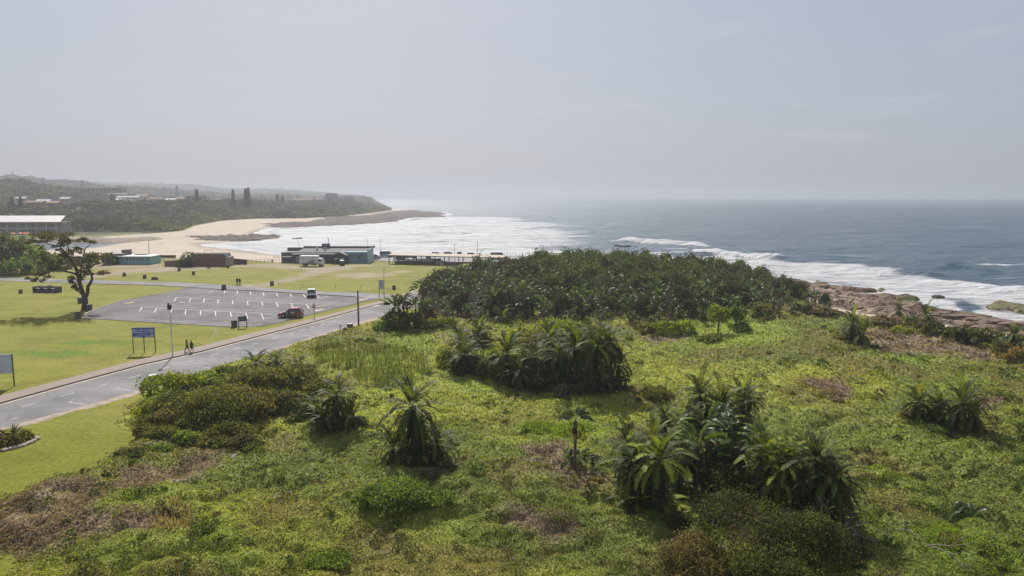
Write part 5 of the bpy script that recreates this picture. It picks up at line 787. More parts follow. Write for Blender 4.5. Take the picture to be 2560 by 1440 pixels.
def concrete_post(u, v, w, h, lb, cap=(.42, .40, .36)):
    root = empty('marker_block', (0, 0, 0)); b = MB(); b.box((0, 0, h/2), (w, w, h)); b.build('post', pm('weathered_concrete', (.13, .12, .12), .9, var=.3), root, bevel=.02); c_ = MB(); c_.box((0, 0, h+.03), (w*1.04, w*1.04, .06)); c_.build('cap', pm('pale_cap', cap, .8), root); put(root, u, v, 1, .5, lb, 'marker block')
concrete_post(383.5, 958, .85, .95, 'square dark marker block at the road edge by the shrubs'); concrete_post(875, 823.5, .8, .85, 'square grey marker block by the road before the thin black pole', (.6, .6, .58))
b = MB(); b.tube([(0, 0, 0), (0, 0, .95)], .10, 8); b.box((0, 0, .98), (.26, .26, .08)); put(b.build('bollard', mt((.35, .35, .37))), 851, 825, 1, 0, 'slim grey bollard left of the grey marker block', 'bollard')
# ---- brick barbecue block
root = empty('barbecue_stand', (0, 0, 0)); MBK = pm('dark_brick', (.085, .07, .068), .9, var=.3, scale=4)
b = MB(); b.box((0, 1.1, .75), (6.0, .25, 1.5)); b.box((0, .1, .3), (6.0, 2.0, .6)); b.build('wall', MBK, root); p_ = MB()
for k in range(4): p_.box((-2.9+k*1.93, .05, .9), (.22, 2.15, 1.25))
p_.build('divider', MBK, root)
for k in range(3): t_ = MB(); t_.box((-1.93+k*1.93, -.1, 1.1), (1.6, .6, .05)); t_.build('grill_shelf', pm('pale_slab', (.38, .37, .36), .8), root)
t_ = MB(); t_.box((.2, .9, 1.62), (.8, .5, .25)); t_.build('chimney_block', MBK, root)
put(root, 118, 731.5, .88, -.12, 'dark brick barbecue stand with three bays on the lawn', 'barbecue stand')
# ---- poles, lamps
MPOLE = pm('galvanised_pole', (.55, .54, .51), .6, var=.2, scale=1.5); MDARK = pm('dark_pole', (.045, .04, .04), .85, var=.3)
def lamp_post(u, vb, vt, lb, rad=.065, arm=(1.6, 0), mat=MPOLE, box=True, z0=0):
    x_, y_ = G(u, vb, z0); h = ZT(y_, vt)-z0; root = empty('street_lamp', (x_, y_, z0), 0, lb, 'street lamp'); p_ = MB(); p_.tube([(0, 0, -.2), (0, 0, h*.3), (0, 0, h)], [rad*1.5, rad*1.25, rad*.8], 8); p_.build('pole', mat, root)
    if arm: a_ = MB(); a_.tube([(0, 0, h-.05), (arm[0]*.6, arm[1]*.6, h+.06), (arm[0], arm[1], h)], rad*.45, 6); a_.build('arm', mat, root); l_ = MB(); l_.box((arm[0], arm[1], h), (.7, .25, .12), math.atan2(arm[1], arm[0])); l_.build('lamp_head', mt((.55, .55, .53)), root, bevel=.03)
    if box: b_ = MB(); b_.box((-.02, -.1, h-.55), (.46, .3, .62)); b_.tube([(-.2, 0, h), (-.2, 0, h-.7)], .1, 6); b_.build('speaker_box', MDARK, root, bevel=.04)
    return root
lamp_post(432, 892.5, 757, 'grey street lamp with a dark box beside the brick pavement'); lamp_post(961, 752, 668, 'tall thin lamp post at the road junction', .07, (1.6, .2), box=False)
lamp_post(373.5, 640, 600, 'lamp post behind the teal building', .08, None, MDARK, False); lamp_post(822.5, 640, 594, 'lamp post rising behind the restaurant', .09, (-.4, 0), MDARK, False)
lamp_post(920, 640, 598, 'thin post with fittings at the right end of the restaurant', .07, (-.5, 0), MPOLE, False); lamp_post(951, 640.3, 597, 'thin mast between the restaurant and the shelter', .07, None, MPOLE, False)
lamp_post(1137, 655, 609, 'lamp post with short arm behind the shelter', .08, (.5, 0), MPOLE, False); lamp_post(1194, 640, 600, 'tallest mast behind the shelter', .08, None, MPOLE, False); lamp_post(1202, 663, 628, 'short lamp post in front of the shelter', .07, (.6, 0), MPOLE, False); lamp_post(1226.5, 664, 640, 'thin post near the right end of the shelter', .06, None, MPOLE, False)
lamp_post(1359, 640, 614, 'post on the promenade left of two at the thicket', .07, (-.4, 0), MPOLE, False); lamp_post(1380.5, 640, 608, 'post on the promenade right of two at the thicket', .08, (-.6, 0), MPOLE, False)
x_, y_ = G(896.5, 813.5); h = ZT(y_, 726); root = empty('utility_pole', (x_, y_, 0), 0, 'thin black wooden pole at the edge of the road and field', 'pole'); p_ = MB(); p_.tube([(0, 0, -.3), (0, 0, h)], [.15, .11], 8); p_.build('pole', MDARK, root); w_ = MB(); tx, ty = G(1200, 760); w_.tube([(0, 0, h-.15)]+[((tx-x_)*t, (ty-y_)*t, h-.15-2.2*math.sin(math.pi*t*.55)) for t in (.2, .4, .6, .8, 1)], .018, 4); w_.build('wire', MDARK, root)
# ---- signs
def text(body, size, mat, loc, rot, parent, name='lettering', w=None):
    cu = bpy.data.curves.new(name, 'FONT'); cu.body = body; cu.size = size; cu.align_x = 'CENTER'; cu.align_y = 'CENTER'; cu.extrude = .004; o = bpy.data.objects.new(name, cu); C.objects.link(o); bpy.context.view_layer.update()
    me = bpy.data.meshes.new_from_object(o); bpy.data.objects.remove(o); q = bpy.data.objects.new(name, me); C.objects.link(q); q.parent = parent; q.location = loc; q.rotation_euler = rot; me.materials.clear(); me.materials.append(mat); return q
MSIGN = pm('sign_post_metal', (.07, .07, .075), .7)
# blue information board, three posts
pA = np.array(G(334, 882.5)); pB = np.array(G(389, 881.5)); ang = math.atan2(*(pB-pA)[::-1]); wid = np.hypot(*(pB-pA)); mid = (pA+pB)/2; zt_, zb_ = ZT(pA[1], 819), ZT(pA[1], 844)
root = empty('blue_sign', (mid[0], mid[1], 0), ang, 'blue park board on three posts with white lettering', 'sign')
for s_ in (-.5, 0, .5): p_ = MB(); p_.tube([(s_*wid, 0, -.3), (s_*wid, 0, zt_ if s_ else zb_+.2)], .06, 6); p_.build('post', MSIGN, root)
b = MB(); b.box((0, -.09, (zt_+zb_)/2), (wid*1.0, .06, zt_-zb_)); b.build('board', mt((.07, .11, .40), rough=.5), root); b = MB(); b.box((-.3*wid, -.125, zb_+.07), (wid*.38, .012, .16)); b.box((.3*wid, -.125, zb_+.12), (wid*.36, .012, .14)); b.build('pale_strip', mt((.38, .44, .48)), root)
MT = mt((.7, .72, .78)); rt = (math.pi/2, 0, 0); text('RAY NKONYENI', .30, MT, (0, -.125, zt_-.36), rt, root); text('MUNICIPAL CAR PARK', .25, MT, (0, -.125, zt_-.66), rt, root)
b = MB()
for k, (w_, zz) in enumerate([(.42, .92), (.72, 1.08), (.78, 1.22), (.7, 1.38), (.5, 1.5)]):
    if zz < zt_-zb_-.15: b.box((0, -.125, zt_-zz), (wid*w_, .01, .045))
b.build('small_print', mt((.42, .47, .66)), root)
e_ = MB()
for s_, rr_, zz in ((1, .17, .40), (-1, .17, .42), (1, .12, 1.0)):
    for k in range(14): a = k*2*math.pi/14; e_.box((s_*wid*.41+rr_*math.cos(a), -.125, zt_-zz+rr_*math.sin(a)), (.09, .01, .07))
e_.build('emblem', MT, root)
# white board at the far left
pA = np.array(G(36, 965)); pB = np.array(G(-75, 968)); ang = math.atan2(*(pA-pB)[::-1]); wid = np.hypot(*(pB-pA)); mid = (pA+pB)/2; zt_, zb_ = ZT(pA[1], 885), ZT(pA[1], 933)
root = empty('white_sign', (mid[0], mid[1], 0), ang, 'white notice board on dark posts cut by the left edge', 'sign')
for s_ in (-.5, .5): p_ = MB(); p_.tube([(s_*wid, 0, -.3), (s_*wid, 0, zt_)], .075, 6); p_.build('post', MSIGN, root)
b = MB(); b.box((-.05, -.1, (zt_+zb_)/2), (wid, .06, zt_-zb_)); b.build('board', mt((.50, .55, .66), rough=.5), root); b = MB(); hh = zt_-zb_
b.faces([(-.02+wid*.17-.22, -.14, zt_-.62), (.16+wid*.17, -.14, zt_-.62), (wid*.17-.03, -.14, zt_-.40)], [[0, 1, 2]]); b.box((wid*.15, -.14, zt_-.75), (.95, .01, .07))
for k in range(5): b.box((-wid*.02, -.14, zt_-1.1-k*.24), (wid*(.62-.05*(k % 3)), .01, .035))
b.build('lettering', mt((.22, .25, .34)), root)
# small dark notice board
pA = np.array(G(597, 820)); pB = np.array(G(617, 818.5)); ang = math.atan2(*(pB-pA)[::-1]); wid = np.hypot(*(pB-pA)); mid = (pA+pB)/2; zt_, zb_ = ZT(pA[1], 791), ZT(pA[1], 803.5)
root = empty('notice_board', (mid[0], mid[1], 0), ang, 'small dark notice board on two posts at the car park edge', 'sign')
for s_ in (-.5, .5): p_ = MB(); p_.box((s_*wid, 0, zt_/2-.1), (.11, .11, zt_+.2)); p_.build('post', MDARK, root)
b = MB(); b.box((0, -.08, (zt_+zb_)/2), (wid, .05, zt_-zb_)); b.build('board', mt((.035, .055, .065)), root); b = MB(); b.box((0, -.11, (zt_+zb_)/2-.08), (wid*.86, .01, .1)); b.box((-.1, -.11, (zt_+zb_)/2+.18), (wid*.5, .01, .06)); b.box((0, -.11, (zt_+zb_)/2+.32), (wid*.6, .01, .05)); b.build('lettering', mt((.20, .26, .30)), root)
# white board by the junction
x_, y_ = G(948.5, 747); h = ZT(y_, 700); zb_ = ZT(y_, 723); root = empty('white_notice', (x_, y_, 0), 0, 'upright white notice board beside the lamp post at the junction', 'sign'); wd = AT(959.5, y_, 2)-x_
for s_ in (0, 1): p_ = MB(); p_.tube([(s_*wd, .0, -.3), (s_*wd, 0, h)], .06, 6); p_.build('post', pm('rusty_post', (.12, .07, .05), .9), root)
b = MB(); b.box((wd/2, -.08, (h+zb_)/2), (wd*1.02, .05, h-zb_)); b.build('board', mt((.40, .44, .52)), root); b = MB()
for k in range(4): b.box((wd/2, -.11, h-.3-.3*k), (wd*(.5-.1*(k % 2)), .01, .1))
b.build('lettering', mt((.22, .26, .36)), root)
# warning triangle
x_, y_ = G(786, 796); h = ZT(y_, 759); zt2 = ZT(y_, 769.5); root = empty('warning_sign', (x_, y_, 0), -.15, 'red and white triangle warning sign on a pole behind the pavement', 'road sign'); p_ = MB(); p_.tube([(0, 0, -.2), (0, 0, h-.1)], .05, 6); p_.build('pole', MSIGN, root); s_ = (h-zt2)*.62
def tri(mb, k, y, th=.02): a = k; z0_ = zt2+(h-zt2)*(.36); mb.faces([(-a, y, z0_-a*.577), (a, y, z0_-a*.577), (0, y, z0_+a*1.155), (-a, y+th, z0_-a*.577), (a, y+th, z0_-a*.577), (0, y+th, z0_+a*1.155)], [[0, 1, 2], [5, 4, 3], [0, 3, 4, 1], [1, 4, 5, 2], [2, 5, 3, 0]])
b = MB(); tri(b, s_, -.09); b.build('red_border', mt((.42, .03, .03)), root); b = MB(); tri(b, s_*.62, -.105, .012); b.build('white_panel', mt((.62, .6, .58)), root); b = MB(); b.box((0, -.115, zt2+(h-zt2)*.32), (.05, .012, .3)); b.build('symbol', MDARK, root)
for i, (u, vb, vt) in enumerate([(717, 797.5, 783), (732.5, 797, 782)]):
    x_, y_ = G(u, vb+1.5); hh = ZT(y_, vt); p_ = MB(); p_.tube([(0, 0, -.1), (0, 0, hh)], .035, 6); p_.box((0, 0, hh), (.24 if i == 0 else .45, .05, .16)); o = p_.build('verge_post', mt((.32, .33, .37))); o.location = (x_, y_, 0); tag(o, ['thin grey verge post before the front of the red car', 'thin verge post with a small plate before the red car door'][i], 'post')
# ---- vehicles
MTY = pm('tyre', (.025, .025, .027), .9); MRIM = pm('wheel_rim', (.32, .33, .35), .4, .6); MGL = pm('car_glass', (.02, .025, .03), .08, spec=.8); MBL = pm('black_trim', (.03, .03, .032), .6)
def car(name, paint, L_=4.1, W_=1.75, H_=1.6, kind='hatch', roofmat=None):
    root = empty(name, (0, 0, 0)); hl, hw = L_/2, W_/2; belt = H_*.58; lo = .24
    if kind == 'pickup': prof = [(-hl, .55), (-hl, .98), (-hl+1.9, 1.0), (-hl+1.95, 1.02), (.95, 1.05), (hl-.15, .95), (hl, .7), (hl, .45)]; gh = [(-hl+1.95, 1.0, -hl+2.05, H_), (1.0, 1.05, .35, H_)]
    elif kind == 'van': prof = [(-hl, .5), (-hl, belt), (hl-.9, belt), (hl-.1, .95), (hl, .6), (hl, .45)]; gh = [(-hl+.02, belt, -hl+.12, H_), (hl-.75, belt, hl-1.35, H_)]
    else: prof = [(-hl, .5), (-hl+.02, .98), (-hl+.08, belt), (.75, belt), (hl-.25, belt*.86), (hl, .68), (hl, .42)]; gh = [(-hl+.1, belt, -hl+.45, H_), (.85, belt, .05, H_)]
    def loft(sect, mb):                 # sect: list of (x, z, halfwidth) closed outlines mirrored in y
        n = len(sect); vs = [(x, -w, z) for x, z, w in sect]+[(x, w, z) for x, z, w in sect]; mb.faces(vs, [list(range(n)), list(range(2*n-1, n-1, -1))]+[[i, n+i, n+(i+1) % n, (i+1) % n] for i in range(n)])
    xw = (-hl+.78, hl-.85); wr = .33
    def arch(x): return [(x+wr*1.18*math.cos(a), lo+.08+wr*1.12*math.sin(a)) for a in [math.pi*k/6 for k in range(0, 7)]]
    out = [(hl-.02, lo)]+[(a, b) for a, b in arch(xw[1])]+[(a, b) for a, b in arch(xw[0])]+[(-hl+.05, lo)]; pts = [(x, z, hw*(1 if abs(x) < hl-.3 else .93)) for x, z in prof]+[(x, max(z, lo), hw) for x, z in out[::-1]]
    b = MB(); loft(pts, b); b.build('body', paint, root, bevel=.04); g = MB(); (x0, z0, x1, z1), (x2, z2, x3, z3) = gh; g.faces([(x0, -hw*.95, z0-.02), (x2, -hw*.95, z2-.02), (x2, hw*.95, z2-.02), (x0, hw*.95, z0-.02), (x1, -hw*.80, z1-.05), (x3, -hw*.80, z3-.05), (x3, hw*.80, z3-.05), (x1, hw*.80, z1-.05)], [[0, 1, 5, 4], [1, 2, 6, 5], [2, 3, 7, 6], [3, 0, 4, 7], [4, 5, 6, 7], [3, 2, 1, 0]]); g.build('windows', MGL, root)
    t_ = MB(); t_.box(((x1+x3)/2, 0, z1-.02), (abs(x3-x1)+.08, hw*1.64, .07)); t_.build('roof', roofmat or paint, root, bevel=.03); p_ = MB()
    for s_ in (-1, 1):
        for xa, xb in ((x0, x1), (x2, x3), ((x0+x2)/2, (x1+x3)/2)): p_.tube([(xa, s_*hw*.955, z0-.02), (xb, s_*hw*.81, z1-.04)], .045, 4)
    p_.build('pillars', paint, root)
    for x in xw:
        for s_ in (-1, 1):
            w_ = MB(); w_.tube([(x, s_*(hw-.2), wr), (x, s_*(hw+.01), wr)], wr, 16); wo = w_.build('wheel', MTY, root); w_ = MB(); w_.tube([(x, s_*(hw-.02), wr), (x, s_*(hw+.025), wr)], wr*.62, 12); w_.build('rim', MRIM, wo)
    for s_ in (-1, 1):
        h_ = MB(); h_.box((hl-.06, s_*hw*.68, .72), (.12, .36, .16)); h_.build('headlight', mt((.6, .62, .65), rough=.2), root); h_ = MB(); h_.box((-hl+.02, s_*hw*.82, .92), (.1, .2, .26)); h_.build('tail_light', mt((.35, .02, .02), rough=.3), root); h_ = MB(); h_.box((.72, s_*(hw+.08), belt+.08), (.12, .18, .13)); h_.build('mirror', paint, root, bevel=.02)
    b = MB(); b.box((hl-.01, 0, .42), (.1, W_*.92, .3)); b.box((-hl+.01, 0, .42), (.1, W_*.92, .26)); b.box((0, -hw+.0, .28), (L_*.45, .05, .12)); b.box((0, hw, .28), (L_*.45, .05, .12)); b.build('bumper', MBL, root); b = MB(); b.box((-hl-.05, 0, .62), (.02, .45, .11)); b.build('number_plate', mt((.6, .6, .55)), root); return root
def cpaint(n, c, metal=.0): return pm('car_paint_'+n, c, .28, metal, .04, coat=.6)
def place_car(o, u, v, rz, lb, cat='car', s=1.0, group=None, z=0): x_, y_ = G(u, v, z); o.location = (x_, y_, z+.02); o.rotation_euler = (0, 0, rz); o.scale = (s, s, s); tag(o, lb, cat, group); return o
red = car('red_hatchback', cpaint('red', (.36, .035, .03)), 4.1, 1.75, 1.62); place_car(red, 727.5, 793, R(187), 'red hatchback parked across the stalls at the car park edge')
b = MB(); b.box((.3, .885, .75), (1.9, .02, .5)); b.build('dark_lower_panel', MBL, red); b = MB(); b.box((-.35, .90, .85), (.55, .02, .28)); b.build('door_emblem', mt((.45, .4, .48)), red); b = MB(); b.box((-1.3, 0, 1.66), (.25, .3, .08)); b.build('aerial_base', MBL, red)
wh = car('white_hatchback', cpaint('white', (.62, .66, .70)), 4.2, 1.78, 1.66); place_car(wh, 779.5, 741.5, R(105), 'white hatchback seen from behind on the car park top row')
lots = [('silver_car', (.20, .22, .25), 'hatch', 936, 648, 60, 'dark silver car parked right of the restaurant', 1.08), ('grey_van', (.30, .33, .35), 'van', 967, 642.5, 10, 'grey van at the left end behind the shelter', 1.1), ('dark_suv', (.04, .04, .045), 'van', 1006, 652, 15, 'dark suv under the left of the shelter', 1.0),
        ('blue_car', (.25, .32, .42), 'hatch', 1023, 648, 20, 'pale blue car behind the white pickup', 1.0), ('white_pickup', (.60, .62, .63), 'pickup', 1035, 654, 8, 'white pickup under the shelter', 1.05), ('grey_pickup', (.24, .26, .28), 'pickup', 1069, 653.5, 5, 'grey pickup under the middle of the shelter', 1.05), ('silver_hatchback', (.42, .42, .44), 'hatch', 1099, 658, -5, 'light silver hatchback nearest the shelter wall', 1.05),
        ('seaside_car', (.16, .17, .19), 'hatch', 1094, 641, 0, 'dark low car parked at the sea wall, left', 1.0), ('seaside_car', (.10, .11, .12), 'hatch', 1125, 641, 0, 'black car parked at the sea wall, middle', 1.05), ('seaside_van', (.35, .38, .42), 'van', 1149, 641, 90, 'small grey van seen end on at the sea wall', .9), ('seaside_car', (.28, .3, .32), 'hatch', 1182, 642.5, 0, 'grey car at the sea wall behind the mast', 1.0),
        ('boxy_suv', (.05, .045, .045), 'van', 1247, 649, 5, 'dark suv behind the right end of the shelter', 1.25), ('white_truck', (.55, .58, .62), 'pickup', 1258, 664, 185, 'white pickup half hidden by the thicket', .95), ('seaside_car', (.33, .34, .35), 'hatch', 980, 640.8, 0, 'pale car at the sea wall left of the masts', .8)]
for n_, c_, k_, u, v, rz, lb, s in lots: place_car(car(n_, cpaint('%s_%d' % (n_, u), c_), 4.3 if k_ != 'pickup' else 4.9, 1.78, 1.5 if k_ == 'hatch' else 1.85, k_), u, v, R(rz), lb, 'car' if 'truck' not in n_ and 'pickup' not in n_ and 'van' not in n_ else ('van' if 'van' in n_ else 'pickup'), s)
# delivery truck
root = empty('box_truck', (0, 0, 0)); b = MB(); b.box((-.9, 0, 1.95), (5.2, 2.2, 2.1)); b.build('cargo_box', pm('truck_box_white', (.58, .60, .64), .5, var=.05), root, bevel=.04); b = MB(); b.box((-.9, 0, 3.02), (5.22, 2.22, .06)); b.build('box_roof', M_RW, root)
b = MB(); hw = 1.05; P_ = [(1.75, .55), (3.2, .55), (3.3, 1.3), (2.95, 2.3), (1.75, 2.4)]; n = 5; b.faces([(x, -hw, z) for x, z in P_]+[(x, hw, z) for x, z in P_], [list(range(5)), list(range(9, 4, -1))]+[[i, n+i, n+(i+1) % n, (i+1) % n] for i in range(n)]); b.build('cab', cpaint('truck', (.6, .63, .68)), root, bevel=.05)
b = MB(); b.faces([(3.22, -.92, 1.4), (3.22, .92, 1.4), (2.99, .88, 2.2), (2.99, -.88, 2.2)], [[0, 1, 2, 3]]); 
for s_ in (-1, 1): b.box((2.4, s_*1.055, 1.75), (.8, .02, .6))
b.build('windscreen', MGL, root); b = MB(); b.box((-.5, 0, .62), (6.6, 1.0, .25)); b.box((0.6, -1.0, .62), (1.2, .3, .4)); b.build('chassis', MBL, root)
for x in (2.5, -2.2):
    for s_ in (-1, 1): w_ = MB(); w_.tube([(x, s_*.75, .42), (x, s_*1.06, .42)], .42, 16); wo = w_.build('wheel', MTY, root); w_ = MB(); w_.tube([(x, s_*1.0, .42), (x, s_*1.075, .42)], .24, 12); w_.build('rim', MRIM, wo)
b = MB(); b.use(mt((.36, .22, .13))); b.poly([(-1.6, -1.112, 1.0), (.9, -1.112, 1.0), (.85, -1.112, 1.7), (.4, -1.112, 2.1), (-.3, -1.112, 1.55), (-1.0, -1.112, 1.35)]); b.use(mt((.18, .22, .26))); b.poly([(.2, -1.113, 2.6), (1.0, -1.113, 2.45), (.9, -1.113, 2.65), (.3, -1.113, 2.75)]); b.poly([(-2.9, -1.113, 2.2), (-1.9, -1.113, 2.5), (-1.7, -1.113, 2.6), (-2.6, -1.113, 2.45)]); b.build('side_graphic', None, root)
o = place_car(root, 782, 665.5, R(-4), 'white box truck with a brown picture parked before the restaurant', 'truck', 1.02)
# water tanks
def tank():
    root = empty('water_tank', (0, 0, 0)); b = MB(); b.tube([(0, 0, 0), (0, 0, 1.45)], .78, 18); b.build('tank_body', pm('tank_green', (.035, .055, .07), .5), root, smooth=False); b = MB(); b.tube([(0, 0, 1.45), (0, 0, 1.62), (0, 0, 1.75)], [.80, .62, .25], 18); b.build('lid', mt((.45, .48, .52)), root); return root
for u, v, lb in [(841, 659, 'dark water tank with pale lid, left of three by the porch'), (855.5, 659, 'dark water tank behind the front one by the porch'), (855, 664, 'dark water tank standing in front of the other two')]: put(inst('tank', tank), u, v, 1, 0, lb, 'water tank', 'water tanks before the restaurant')
# ---- buildings on the lawn edge
def rect_root(name, u0, u1, vb, lb, cat, z=0):
    a = np.array(G(u0, vb)); b_ = np.array(G(u1, vb)); root = empty(name, ((a[0]+b_[0])/2, a[1], z), 0, lb, cat); return root, b_[0]-a[0], a[1]
root, w, y_ = rect_root('restaurant', 701, 922, 657.5, 'long teal restaurant with grey sheet roof and a gabled porch', 'building'); S = w/221.
ux = lambda u: (u-811.5)*S; zz = lambda v: ZT(y_, v)
MTEAL = pm('teal_wall', (.17, .30, .34), .8, var=.15, scale=.5); MGW = pm('grey_wall', (.11, .105, .115), .85, var=.2, scale=.6); MCOR = pm('corrugated_grey', (.23, .22, .22), .95, spec=.05, var=.12, scale=1.5); MDT = pm('dark_trim', (.055, .065, .085), .7)
b = MB(); b.box(((ux(862)+ux(921))/2, 4, 1.7), (ux(921)-ux(862), 8, 3.4)); b.build('teal_wall', MTEAL, root); b = MB(); b.box(((ux(701)+ux(862))/2, 5, 1.6), (ux(862)-ux(701), 8, 3.2)); b.build('grey_wall', MGW, root)
b = MB(); b.box(((ux(700)+ux(741))/2, 9.5, 2.1), (ux(741)-ux(700), 3, 4.2)); b.build('back_block', MGW, root)
zr = zz(632)*1.0; b = MB(); x0, x1 = ux(735), ux(919); e0, e1 = zz(639), 3.95; y0_, y1_ = -.5, 8.5; x00 = ux(730)
b.faces([(x00, y0_, 2.75), (x1, y0_, 2.75), (x1, y1_, 4.1), (ux(744), y1_, 4.1), (x00, y0_, 2.62), (x1, y0_, 2.62), (x1, y1_, 3.97), (ux(744), y1_, 3.97)], [[0, 1, 2, 3], [7, 6, 5, 4], [0, 4, 5, 1], [1, 5, 6, 2], [2, 6, 7, 3], [3, 7, 4, 0]]); b.build('roof', MCOR, root)
b = MB(); b.faces([(ux(705), -.6, 1.95), (ux(730), -.6, 1.95), (ux(741), 5, 3.0), (ux(712), 5, 2.6), (ux(705), -.6, 1.85), (ux(730), -.6, 1.85), (ux(741), 5, 2.9), (ux(712), 5, 2.5)], [[0, 1, 2, 3], [7, 6, 5, 4], [0, 4, 5, 1], [1, 5, 6, 2], [2, 6, 7, 3], [3, 7, 4, 0]]); b.build('lean_to_roof', pm('old_sheet', (.22, .21, .21), .7), root)
b = MB(); b.box(((ux(741)+ux(922))/2, 8.8, 4.25), (ux(922)-ux(741), .4, .75)); b.build('parapet', MDT, root); b = MB(); b.box(((ux(788)+ux(809))/2, 8.7, 5.0), (ux(809)-ux(788), .3, .95)); b.build('sign_box', pm('dark_sign', (.07, .08, .095), .6), root)
b = MB(); b.box(((ux(788)+ux(809))/2, 8.53, 5.0), (ux(803)-ux(793), .02, .2)); b.build('sign_lettering', mt((.28, .30, .33)), root)
b = MB(); xa, xb, xc = ux(832), ux(852), ux(873); yf = -2.2; b.faces([(xa, yf, 2.5), (xb, yf, 3.6), (xc, yf, 2.5), (xa, 5, 2.5), (xb, 5, 3.7), (xc, 5, 2.5), (xa, yf, 2.3), (xb, yf, 3.4), (xc, yf, 2.3)], [[0, 1, 4, 3], [1, 2, 5, 4], [6, 7, 1, 0], [7, 8, 2, 1]]); b.build('porch_roof', pm('porch_tile', (.20, .185, .18), .8), root)
b = MB(); b.faces([(xa+.3, yf+.3, 0), (xc-.3, yf+.3, 0), (xc-.3, yf+.3, 2.4), (xb, yf+.3, 3.4), (xa+.3, yf+.3, 2.4), (xa+.3, 1, 0), (xc-.3, 1, 0), (xc-.3, 1, 2.4), (xb, 1, 3.4), (xa+.3, 1, 2.4)], [[0, 1, 2, 3, 4], [0, 5, 6, 1], [1, 6, 7, 2], [4, 9, 5, 0]]); b.build('porch', pm('porch_dark', (.065, .06, .065), .85), root)
for u in (898,): b = MB(); b.box((ux(u), -.03, 1.75), (1.1, .1, .9)); b.build('window', MGL, root)
b = MB(); b.box((ux(742), .96, 1.05), (1.0, .1, 2.0)); b.build('door', mt((.30, .28, .27)), root)
for i, u in enumerate((783, 804)): b = MB(); b.tube([(ux(u), 5, 3.3), (ux(u), 5, 4.2), (ux(u), 5, 4.3), (ux(u), 5, 4.6)], [.25, .25, .5, .2], 10); b.build('roof_vent', mt((.30, .27, .26)), root)
b = MB(); b.box((ux(921), 3.6, 2.1), (.25, 9, 4.2)); b.build('end_wall', pm('pale_blue_wall', (.36, .46, .52), .8), root); b = MB(); b.tube([(ux(924), 8, 4.2), (ux(924), 8, 4.9)], .35, 10); b.build('red_beacon', mt((.45, .05, .04)), root)
b = MB(); b.box((ux(818), -.2, 1.3), (3.2, .1, 1.6)); b.build('veranda_screen', MDT, root)
b = MB(); b.tube([(ux(727), 9.5, 4.1), (ux(727), 9.5, 6)], .05, 5); b.tube([(ux(804.5), 8.5, 4.8), (ux(804.5), 8.5, 7.0)], .03, 4); b.build('aerial', MDARK, root)
# brick changing rooms
MBR = pm('red_brown_brick', (.17, .085, .068), .9, var=.25, scale=2.5); MBR2 = pm('brown_brick_low', (.19, .11, .085), .9, var=.25, scale=2.5)
root, w, y_ = rect_root('brick_building', 473, 567, 666.3, 'red brown brick changing block with pale blue gable ends', 'building'); h = ZT(y_, 634.5); b = MB(); b.box((-.35, 3.0, 1.1), (w*.93, 6, 2.2)); b.build('wall', MBR, root)
b = MB(); a = w*.93/2; b.faces([(-a-.35, -.12, 2.2), (a-.35, -.12, 2.2), (a-.35, .9, h), (-a-.05, .9, h), (-a-.35, 6, 2.2), (a-.35, 6, 2.2), (a-.35, 5, h), (-a-.05, 5, h)], [[0, 1, 2, 3], [3, 2, 6, 7], [7, 6, 5, 4], [4, 0, 3, 7], [1, 5, 6, 2], [4, 5, 1, 0]]); b.build('roof', pm('brown_roof_tile', (.14, .085, .07), .9, var=.25, scale=2), root)
MPB = pm('pale_blue_fascia', (.38, .52, .56), .7)
b = MB(); b.faces([(a-.33, -.1, 2.1), (w/2+.35, 1.8, 2.5), (w/2+.35, 1.8, h-.1), (a-.33, .8, h+.1), (a-.33, .8, h-.55), (w/2+.3, 1.8, h-.9)], [[4, 5, 2, 3]]); b.box((-w/2+.1, 1.0, h*.8), (.12, 1.6, .6)); b.build('fascia', MPB, root)
b = MB(); b.box((w/2-.25, 2.9, 1.35), (.9, 4.6, 2.7)); b.build('end_wall', pm('tan_render', (.30, .235, .19), .85), root); b = MB(); b.box((w/2-.25, .58, 1.1), (.5, .06, 1.9)); b.build('door', mt((.34, .33, .33)), root)
b = MB(); b.tube([(-w*.23, 4, h), (-w*.23, 4, h+.75)], .04, 4); b.tube([(-w*.0, 4, h), (0, 4, h+.75)], .04, 4); b.box((-w*.115, 4, h+.75), (w*.25, .1, .1)); b.build('roof_frame', MDARK, root)
def low_wall(u0, u1, vb, h0, h1, lb, mat, th=2.0):
    a = np.array(G(u0, vb)); c_ = np.array(G(u1, vb)); w = c_[0]-a[0]; root = empty('brick_wall', ((a[0]+c_[0])/2, a[1], 0), 0, lb, 'wall'); b = MB(); b.faces([(-w/2, 0, 0), (w/2, 0, 0), (w/2, 0, h1), (-w/2, 0, h0), (-w/2, th, 0), (w/2, th, 0), (w/2, th, h1), (-w/2, th, h0)], [[0, 1, 2, 3], [1, 5, 6, 2], [5, 4, 7, 6], [4, 0, 3, 7], [3, 2, 6, 7]]); b.build('wall', mat, root); c2 = MB(); t_ = math.atan2(h1-h0, w); c2.faces([(-w/2-.05, -.05, h0), (w/2+.05, -.05, h1), (w/2+.05, th+.05, h1), (-w/2-.05, th+.05, h0), (-w/2-.05, -.05, h0+.08), (w/2+.05, -.05, h1+.08), (w/2+.05, th+.05, h1+.08), (-w/2-.05, th+.05, h0+.08)], [[4, 5, 6, 7], [0, 1, 5, 4], [1, 2, 6, 5], [2, 3, 7, 6], [3, 0, 4, 7], [3, 2, 1, 0]]); c2.build('coping', pm('dark_coping', (.09, .07, .065), .9), root)
